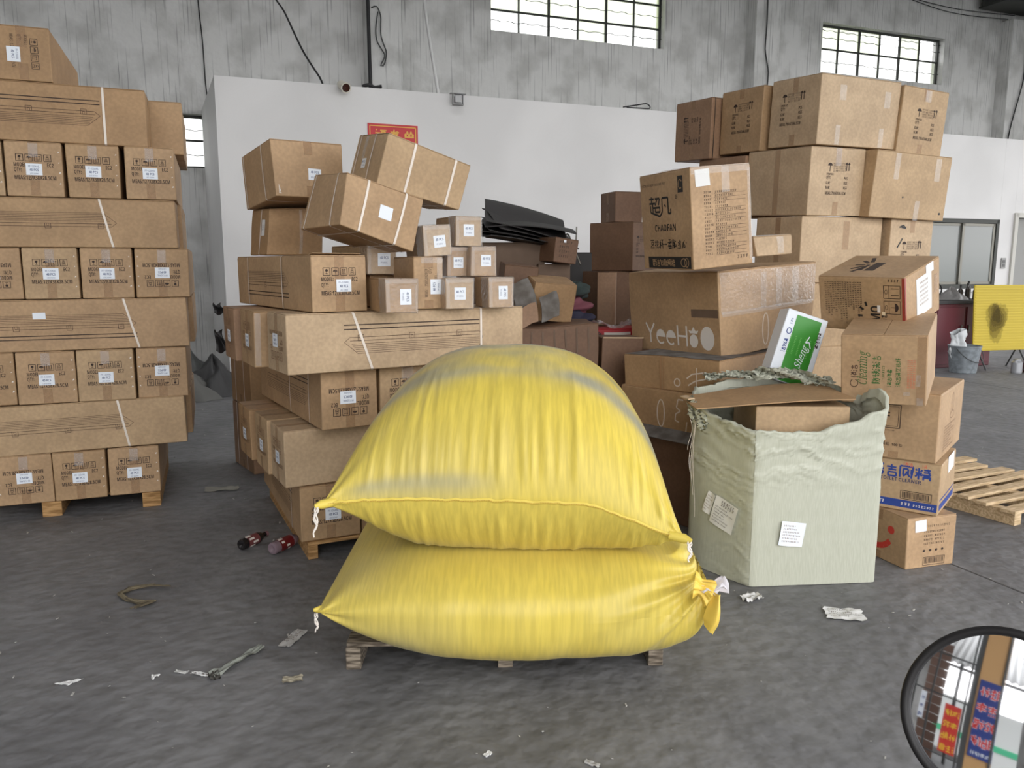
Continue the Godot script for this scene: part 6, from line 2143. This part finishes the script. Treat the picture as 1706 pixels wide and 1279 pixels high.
# ------------------------------------------------------------------ bottles and litter on the floor
func litter() -> void:
	var b: Buf
	for i in 2:
		var foot: Vector3 = [Vector3(-1.53, 0.034, -4.215), Vector3(-1.335, 0.036, -4.15)][i]
		var dir: Vector3 = [Vector3(0.10, 0, -0.23), Vector3(0.11, 0, -0.22)][i].normalized()
		var rr: float = [0.032, 0.035][i]
		var n := thing("bottle", ["black-bottomed drink can bottle with reddish label lying on the floor, left one", "clear drink bottle with dark red label lying on the floor, right one"][i], "bottle", foot, Basis(dir.cross(Vector3.UP).normalized(), dir, dir.cross(Vector3.UP).normalized().cross(dir)))
		var L: float = [0.20, 0.23][i]
		b = Buf.new()
		b.lathe([Vector2(0.001, 0.008), Vector2(rr * 0.6, 0.0), Vector2(rr * 0.9, 0.002), Vector2(rr, 0.012), Vector2(rr, L * 0.66), Vector2(rr * 0.8, L * 0.78), Vector2(rr * 0.42, L * 0.9), Vector2(rr * 0.4, L)], 26)
		var gl := mat(Color8(30, 27, 28), 0.25) if i == 0 else mat(Color8(128, 110, 118), 0.15)
		part("body", b, gl, n)
		b = Buf.new()
		b.lathe([Vector2(rr + 0.0008, L * 0.18), Vector2(rr + 0.0008, L * 0.62)], 26)
		var lb := part("label", b, mat([Color8(112, 62, 62), Color8(104, 26, 30)][i], 0.4), n)
		b = Buf.new()
		for k in 9:
			var a := k * 0.7
			b.rbox(Vector3(cos(a) * (rr + 0.001), L * (0.25 + 0.3 * rnd.randf()), sin(a) * (rr + 0.001)), Vector3(0.006, rnd.randf_range(0.006, 0.02), 0.0007), 0.0002, 1, Basis(Vector3.UP, PI / 2 - a))
		part("label_print", b, M.whiteink, lb)
		b = Buf.new()
		b.lathe([Vector2(rr * 0.46, L - 0.004), Vector2(rr * 0.48, L + 0.016), Vector2(0.001, L + 0.017)], 18)
		part("cap", b, mat([Color8(120, 88, 92), Color8(216, 196, 168)][i], 0.4), n)
	var items := [
		["white printed sheet of paper lying on the floor in front of the wrapped bundle", "paper_sheet", Vector3(1.535, 0, -3.40), Vector2(0.17, 0.125), -12, M.paper, true],
		["crumpled piece of whitish foil by the wrapped bundle's front corner", "foil_scrap", Vector3(1.158, 0, -3.57), Vector2(0.10, 0.06), 20, mat(Color8(206, 205, 202), 0.5), false],
		["greyish printed card lying on the floor left of the pallet", "card", Vector3(-0.945, 0, -3.165), Vector2(0.055, 0.155), -14, mat(Color8(186, 185, 182), 0.6), true],
		["long translucent strip of greenish film on the floor in front", "film_strip", Vector3(-1.115, 0, -2.965), Vector2(0.035, 0.27), -26, mat(Color8(146, 150, 142), 0.4), false],
		["dark crumpled scrap at the lower end of the film strip", "scrap", Vector3(-1.165, 0, -2.845), Vector2(0.04, 0.05), 30, mat(Color8(70, 68, 62), 0.8), false],
		["white paper strip with dots beside the film strip", "paper_strip", Vector3(-1.225, 0, -2.868), Vector2(0.085, 0.022), -14, M.paper, true],
		["short white paper strip left of the dotted one", "paper_strip", Vector3(-1.31, 0, -2.885), Vector2(0.055, 0.018), -10, mat(Color8(196, 196, 192), 0.7), false],
		["small white paper triangle on the front floor", "paper_scrap", Vector3(-1.402, 0, -2.845), Vector2(0.036, 0.036), 0, M.paper, false],
		["white torn paper sliver at the left of the front floor", "paper_sliver", Vector3(-1.71, 0, -2.80), Vector2(0.10, 0.03), 24, M.paper, false],
		["crumpled beige leaf of paper near the pallet's front left foot", "paper_scrap", Vector3(-0.855, 0, -2.83), Vector2(0.075, 0.045), 15, mat(Color8(168, 160, 140), 0.7), false],
		["pale flat sheet of cardboard on the dark floor between the left stack and middle pile", "cardboard_piece", Vector3(-2.09, 0, -5.43), Vector2(0.23, 0.11), 12, mat(Color8(150, 148, 138), 0.8), false],
		["white scrap on the far floor right of the carton column", "paper_scrap", Vector3(3.36, 0, -6.05), Vector2(0.14, 0.05), -15, M.paper, false],
		["small greenish wrapper on the far floor at the right edge", "wrapper", Vector3(4.24, 0, -6.2), Vector2(0.09, 0.05), 0, mat(Color8(150, 186, 172), 0.5), false],
		["small white paper bit low in the middle of the front floor", "paper_scrap", Vector3(-0.08, 0, -2.36), Vector2(0.03, 0.02), 50, M.paper, false],
		["thin pale scrap low in the front floor, right of the middle", "paper_scrap", Vector3(0.26, 0, -2.31), Vector2(0.05, 0.02), -30, mat(Color8(176, 174, 170), 0.7), false],
	]
	var seedi := 0
	for e in items:
		b = Buf.new()
		seedi += 7
		var curl: float = 0.004 + 0.05 * minf(e[3].x, e[3].y)
		if e[1] in ["foil_scrap", "scrap", "film_strip"]:
			curl *= 3.0
		var sd := seedi
		var tri_: bool = e[0].contains("triangle") or e[0].contains("sliver")
		var low := 1e9
		var shape := func(s: float, t: float) -> Vector3:
			var x: float = (s - 0.5) * e[3].x
			var z: float = (t - 0.5) * e[3].y
			if tri_:
				x *= 1.0 - 0.9 * t
			x += dent.get_noise_2d(t * 300.0, sd * 31.0) * e[3].x * 0.08
			return Vector3(x, 0.0025 + curl * (0.5 + dent.get_noise_2d(s * 260.0 + sd * 90.0, t * 260.0)), z)
		b.sheet(10, 10, shape, Vector3.UP)
		b.sheet(10, 10, func(s, t): return shape.call(s, t) + Vector3(0, -0.0012, 0), Vector3.DOWN)
		var o := part(e[1], b, e[5], self)
		o.transform = Transform3D(Basis(Vector3.UP, deg_to_rad(e[4])), e[2])
		tag(o, e[0], "litter")
		if e[6]:
			var q := Ink.new()
			if e[1] == "paper_strip":
				for k in 4:
					q.disc((k - 1.5) * 0.018, 0, 0.004, 0.004)
			else:
				for k in int(e[3].y / 0.02) - 1:
					q.fine(-e[3].x * 0.4, e[3].x * rnd.randf_range(0.0, 0.4), e[3].y / 2 - 0.022 - k * 0.019, 0.008, rnd)
			b = Buf.new()
			for i in range(0, q.t.size(), 3):
				var id := []
				for k in 3:
					var u: Vector2 = q.t[i + k]
					id.append(b.add(shape.call(u.x / e[3].x + 0.5, 0.5 - u.y / e[3].y) + Vector3(0, 0.0012, 0), Vector3.UP))
				b.tri(id[0], id[1], id[2])
			part("lettering", b, M.inkgrey, o)
	# frayed brown twist of rope: a few loose strands along one curl
	var rp := thing("rope", "frayed brown twist of rope curled on the floor at left", "rope", Vector3(-1.82, 0, -3.60))
	for k in 7:
		var c := Curve3D.new()
		var pts := [Vector3(0.10, 0, -0.10), Vector3(0.02, 0, -0.11), Vector3(-0.07, 0, -0.07), Vector3(-0.095, 0, 0.0), Vector3(-0.03, 0, 0.06), Vector3(0.05, 0, 0.09), Vector3(0.11, 0, 0.07), Vector3(0.05, 0, 0.15)]
		var from := k % 3
		for i in range(from, pts.size() - (k % 2)):
			var j := Vector3(rnd.randf_range(-0.016, 0.016), 0, rnd.randf_range(-0.014, 0.014))
			c.add_point(pts[i] + j + Vector3(0, 0.007 + 0.012 * rnd.randf(), 0), Vector3(0.01, 0, 0.01), Vector3(-0.01, 0, -0.01))
		var path := []
		var rad := []
		for i in 40:
			path.append(c.sample_baked(c.get_baked_length() * i / 39.0))
			rad.append(0.0055 * (0.5 + 0.5 * sin(i / 39.0 * PI)) + 0.001 * sin(i * 2.3 + k))
		b = Buf.new()
		b.tube(path, rad, 6)
		part("strand", b, mat([Color8(104, 94, 74), Color8(122, 112, 90), Color8(84, 76, 60)][k % 3], 0.9), rp)
	# debris behind, between the left stack and the partition
	for i in 3:
		b = Buf.new()
		var c: Vector3 = [Vector3(-3.95, 0, -9.3), Vector3(-3.75, 0, -9.7), Vector3(-4.25, 0, -10.1)][i]
		var ph := i * 1.7
		b.sheet(36, 14, func(s, t):
			var a: float = s * TAU
			var r = (1.0 - t) * (0.42 + 0.06 * sin(a * 5.0 + ph) + 0.04 * sin(a * 11.0))
			return c + Vector3(cos(a) * r, 0.004 + (0.34 + 0.1 * i) * pow(t, 0.9) * (1.0 + 0.15 * sin(a * 4.0 + t * 9.0)), sin(a) * r), Vector3.UP)
		var o := part("plastic_heap", b, mat([Color8(104, 104, 100), Color8(62, 62, 62), Color8(84, 86, 84)][i], 0.5), self)
		tag(o, ["grey heap of plastic sheet on the dark floor right of the left stack", "black heap of plastic sheet beside the grey heap right of left stack", "dim grey-green heap furthest back right of the left stack"][i], "plastic")
	# crumbs nobody could count
	var mm := MultiMesh.new()
	mm.transform_format = MultiMesh.TRANSFORM_3D
	b = Buf.new()
	b.rbox(Vector3.ZERO, Vector3(0.0045, 0.001, 0.0028), 0.0006, 1, Basis(), func(p): return p + Vector3(0, 0.002 * sin(p.x * 300.0), 0.3 * p.x))
	mm.mesh = b.mesh()
	mm.instance_count = 420
	for i in 420:
		var z := -rnd.randf_range(1.9, 9.0)
		var x := rnd.randf_range(-0.75, 0.85) * -z
		var s := rnd.randf_range(0.35, 1.5)
		mm.set_instance_transform(i, Transform3D(Basis(Vector3.UP, rnd.randf() * TAU).scaled(Vector3.ONE * s), Vector3(x, 0.0024 * s, z)))
	var mi := MultiMeshInstance3D.new()
	mi.name = "floor_crumbs"
	mi.multimesh = mm
	mi.material_override = mat(Color8(176, 174, 168), 0.8)
	add_child(mi, true)
	tag(mi, "tiny pale crumbs and chips scattered over the concrete floor", "litter", "", "stuff")

# ------------------------------------------------------------------ motorbike mirror and what it shows
func mirror() -> void:
	var c := Vector3(0.4165, 1.2150, -0.62)
	var m := Vector3(-0.6629, 0.2743, 0.6967).normalized()
	var sx := m.cross(Vector3.UP).normalized() * -1.0
	var sy := m.cross(sx).normalized()
	if sy.y < 0:
		sy = -sy
	var n := thing("motorbike_mirror", "round motorbike rear-view mirror in black rim at the lower right, showing signs", "mirror", c, Basis(sx, sy, sx.cross(sy)))
	# local: x across, y up, z towards the viewer (the glass bulges towards +z)
	var zf := 1.0 if (n.basis * Vector3.BACK).dot(m) > 0 else -1.0
	var Rc := 0.9
	var R := 0.0705
	var out := func(a: float) -> float: return 1.0 + 0.05 * cos(2.0 * (a - 0.9))
	var b := Buf.new()
	for i in 24:
		for j in 72:
			pass
	b.sheet(72, 24, func(s, t):
		var a: float = s * TAU
		var r: float = R * t * out.call(a)
		return Vector3(cos(a) * r, sin(a) * r, zf * (sqrt(Rc * Rc - r * r) - Rc)), Vector3(0, 0, zf))
	# exact normals of the sphere
	for i in b.v.size():
		b.n[i] = (b.v[i] - Vector3(0, 0, -zf * Rc)).normalized()
	part("glass", b, mat(Color(0.93, 0.93, 0.94), 0.03, 1.0), n)
	b = Buf.new()
	var ring := []
	for i in 73:
		var a := TAU * i / 72.0
		var r: float = (R + 0.002) * out.call(a)
		ring.append(Vector3(cos(a) * r, sin(a) * r, zf * -0.001))
	b.tube(ring, 0.0040, 10, false)
	part("rim", b, M.black, n)
	b = Buf.new()
	b.sheet(48, 12, func(s, t):
		var a: float = s * TAU
		var r: float = (R + 0.004) * out.call(a) * cos(t * PI / 2)
		return Vector3(cos(a) * r, sin(a) * r, -zf * (0.004 + 0.03 * sin(t * PI / 2))), Vector3(0, 0, -zf))
	part("housing", b, M.black, n)
	b = Buf.new()
	b.tube([Vector3(0.0, -0.03, -zf * 0.03), Vector3(0.03, -0.08, -zf * 0.06), Vector3(0.08, -0.16, -zf * 0.09), Vector3(0.12, -0.30, -zf * 0.10)], 0.006, 10)
	part("stem", b, M.black, n)
	# column with the blue sign, the red sign and the light roofs behind the viewer
	var w := Vector3(-0.7926, 0, 0.6097)          # from the mirror towards the signs
	var al := Vector3(0.6097, 0, 0.7926)          # along the signs, to the right in the mirror
	var B := Basis(al, Vector3.UP, al.cross(Vector3.UP))
	var at := Vector3(0, 0, 0) + w * 5.5
	# B's z looks away from w or towards it; the print goes on the side facing the mirror
	var face := -1.0 if (B * Vector3.BACK).dot(w) > 0 else 1.0
	var col := thing("post", "tan boarded post by the entrance behind the viewer, seen in the mirror", "post", at + al * -0.39, B)
	b = Buf.new()
	b.rbox(Vector3(0, 2.0, -face * 0.12), Vector3(0.22, 2.0, 0.10), 0.01)
	part("body", b, mat(Color8(206, 164, 112), 0.7), col)
	b = Buf.new()
	b.rbox(Vector3(0.19, 2.0, -face * 0.0), Vector3(0.02, 2.0, 0.02), 0.004)
	b.rbox(Vector3(-0.27, 2.0, -face * 0.08), Vector3(0.05, 2.0, 0.05), 0.006)
	part("edge_strip", b, M.steel, col)
	_sign("blue sign with red white-edged characters on the tan post, seen in the mirror", at + al * -0.37 + Vector3.UP * 1.53, B, face, Vector2(0.40, 1.46), M.blue, ["胜补", "杰车", "轮福", "胎修"], 0.17, mat(Color8(226, 58, 54), 0.5), true)
	_sign("red sign with yellow characters left of the tan post, seen in the mirror", at + al * -0.92 + Vector3.UP * 1.12, B, face, Vector2(0.29, 0.92), mat(Color8(206, 48, 36), 0.5), ["汽修", "车轮", "补胎", "注意"], 0.115, mat(Color8(246, 206, 50), 0.5), false)
	_sign("white sign with dark blue lettering at the far left of the mirror view", at + al * -1.47 + Vector3.UP * 1.38, B, face, Vector2(0.10, 0.52), M.white, ["补", "车", "福"], 0.07, M.blue, false)
	# frame of steel bars that carries the signs
	var fr := thing("steel_rack", "grey steel bar rack carrying the red and white signs, seen in the mirror", "frame", at + al * -1.05 - Vector3(0, 0, 0), B)
	b = Buf.new()
	for x in [-0.62, -0.30, 0.30]:
		b.rbox(Vector3(x, 1.7, -face * 0.05), Vector3(0.018, 1.7, 0.018), 0.003)
	for y in [0.58, 1.7, 2.5]:
		b.rbox(Vector3(-0.05, y, -face * 0.05), Vector3(0.62, 0.015, 0.015), 0.003)
	part("bars", b, M.steel, fr)
	var sh := thing("shutter", "brown slatted shutter behind the sign frame, seen at the mirror's left", "shutter", at + al * -1.45 + w * 0.8, B)
	for i in 14:
		b = Buf.new()
		b.rbox(Vector3(0.0, 0.2 + i * 0.2, 0), Vector3(0.20, 0.094, 0.015), 0.006)
		part("slat", b, mat(Color8(134, 106, 92), 0.6), sh)
	# light corrugated roof outside
	var ro := thing("canopy", "white corrugated canopy roof outside the side entrance, seen in the mirror", "canopy", Vector3(-9.2, 0, 7.4), B)
	b = Buf.new()
	b.sheet(160, 4, func(s, t): return Vector3(-5.0 + s * 10.0, 3.1 + 4.6 * t + 0.04 * sin(s * 300.0), face * (2.6 - t * 6.5)), Vector3.UP)
	b.sheet(160, 4, func(s, t): return Vector3(-5.0 + s * 10.0, 3.07 + 4.6 * t + 0.04 * sin(s * 300.0), face * (2.6 - t * 6.5)), Vector3.DOWN)
	part("roof_sheet", b, mat(Color8(226, 228, 226), 0.5), ro)
	b = Buf.new()
	for x in [-4.6, -1.6, 1.5, 4.6]:
		b.tube([Vector3(x, 0, face * 2.4), Vector3(x, 3.0, face * 2.4)], 0.05, 8)
		b.tube([Vector3(x, 2.95, face * 2.6), Vector3(x, 7.5, -face * 3.9)], 0.06, 8)
		b.tube([Vector3(x, 0, -face * 3.7), Vector3(x, 7.4, -face * 3.7)], 0.06, 8)
	b.tube([Vector3(-4.8, 3.0, face * 2.4), Vector3(4.8, 3.0, face * 2.4)], 0.05, 8)
	for k in 3:
		b.tube([Vector3(-4.8, 4.0 + k * 1.15, face * (1.2 - k * 1.6)), Vector3(4.8, 4.0 + k * 1.15, face * (1.2 - k * 1.6))], 0.045, 8)
	part("frame", b, M.steel, ro)
	var wl := thing("shopfront", "white shopfront wall with green band across the yard, seen in the mirror", "shopfront", Vector3(-11.5, 0, 10.5), B)
	b = Buf.new()
	b.rbox(Vector3(0, 1.3, 0), Vector3(5.5, 1.3, 0.1), 0.01)
	part("wall", b, mat(Color8(235, 238, 236), 0.6), wl)
	b = Buf.new()
	b.rbox(Vector3(0, 0.95, face * 0.115), Vector3(5.5, 0.14, 0.02), 0.004)
	part("green_band", b, mat(Color8(80, 200, 150), 0.5), wl)

func _sign(label: String, at: Vector3, B: Basis, face: float, size: Vector2, back: Material, rows: Array, ch: float, inkm: Material, edged: bool) -> void:
	var n := thing("sign", label, "sign", at, B)
	var b := Buf.new()
	b.rbox(Vector3.ZERO, Vector3(size.x / 2, size.y / 2, 0.012), 0.004)
	part("board", b, back, n)
	var pitch := size.y / (rows.size() + (0.7 if edged else 0.15))
	for pass_ in ([0, 1] if edged else [1]):
		var q := Ink.new()
		for i in rows.size():
			var nn: int = rows[i].length()
			q.han(rows[i], -(nn - 1) * ch * 0.55 - ch * 0.5, size.y / 2 - (i + 0.95) * pitch, ch, 0.26 if pass_ == 0 else (0.15 if edged else 0.13), 1.0, 0.0, 1.12)
		if edged and pass_ == 0:
			q.han("汽车修补", -size.x * 0.42, -size.y / 2 + 0.05, 0.075, 0.14, 1.0, 0.0, 1.15)
		b = Buf.new()
		for i in range(0, q.t.size(), 3):
			var id := []
			for k in 3:
				id.append(b.add(Vector3(q.t[i + k].x * face, q.t[i + k].y, face * (0.0135 + 0.001 * pass_)), Vector3(0, 0, face)))
			b.tri(id[0], id[1], id[2])
		part("lettering", b, M.white if pass_ == 0 else inkm, n)

# ------------------------------------------------------------------
func _ready() -> void:
	var cam := Camera3D.new()
	cam.name = "camera"
	add_child(cam)
	cam.position = Vector3(0, 1.6, 0)
	cam.rotation_degrees = Vector3(-8.72, 0, 0)
	cam.fov = 2.0 * rad_to_deg(atan(639.5 / 1300.0))
	cam.near = 0.05
	cam.far = 200.0
	cam.current = true
	var env := Environment.new()
	env.background_mode = Environment.BG_SKY
	var sky := Sky.new()
	var sm := ProceduralSkyMaterial.new()
	sm.sky_top_color = Color(0.90, 0.90, 0.91)
	sm.sky_horizon_color = Color(0.97, 0.965, 0.96)
	sm.ground_bottom_color = Color(0.42, 0.43, 0.42)
	sm.ground_horizon_color = Color(0.75, 0.77, 0.76)
	sm.sky_energy_multiplier = 1.0
	sky.sky_material = sm
	env.sky = sky
	env.background_energy_multiplier = 1.0
	env.tonemap_mode = Environment.TONE_MAPPER_LINEAR
	env.tonemap_exposure = 4.45
	env.sdfgi_enabled = true
	env.ssao_enabled = true
	env.ssil_enabled = true
	var we := WorldEnvironment.new()
	we.name = "world"
	we.environment = env
	add_child(we)
	rnd.seed = 20240611
	dent.seed = 77
	dent.noise_type = FastNoiseLite.TYPE_SIMPLEX_SMOOTH
	dent.frequency = 0.01
	dent.fractal_octaves = 3
	make_materials()
	hall_structure()
	left_stack()
	middle_pile()
	right_pile()
	used_cartons()
	wrapped_bundle()
	sacks()
	back_heap()
	wall_things()
	far_right()
	mirror()
	litter()
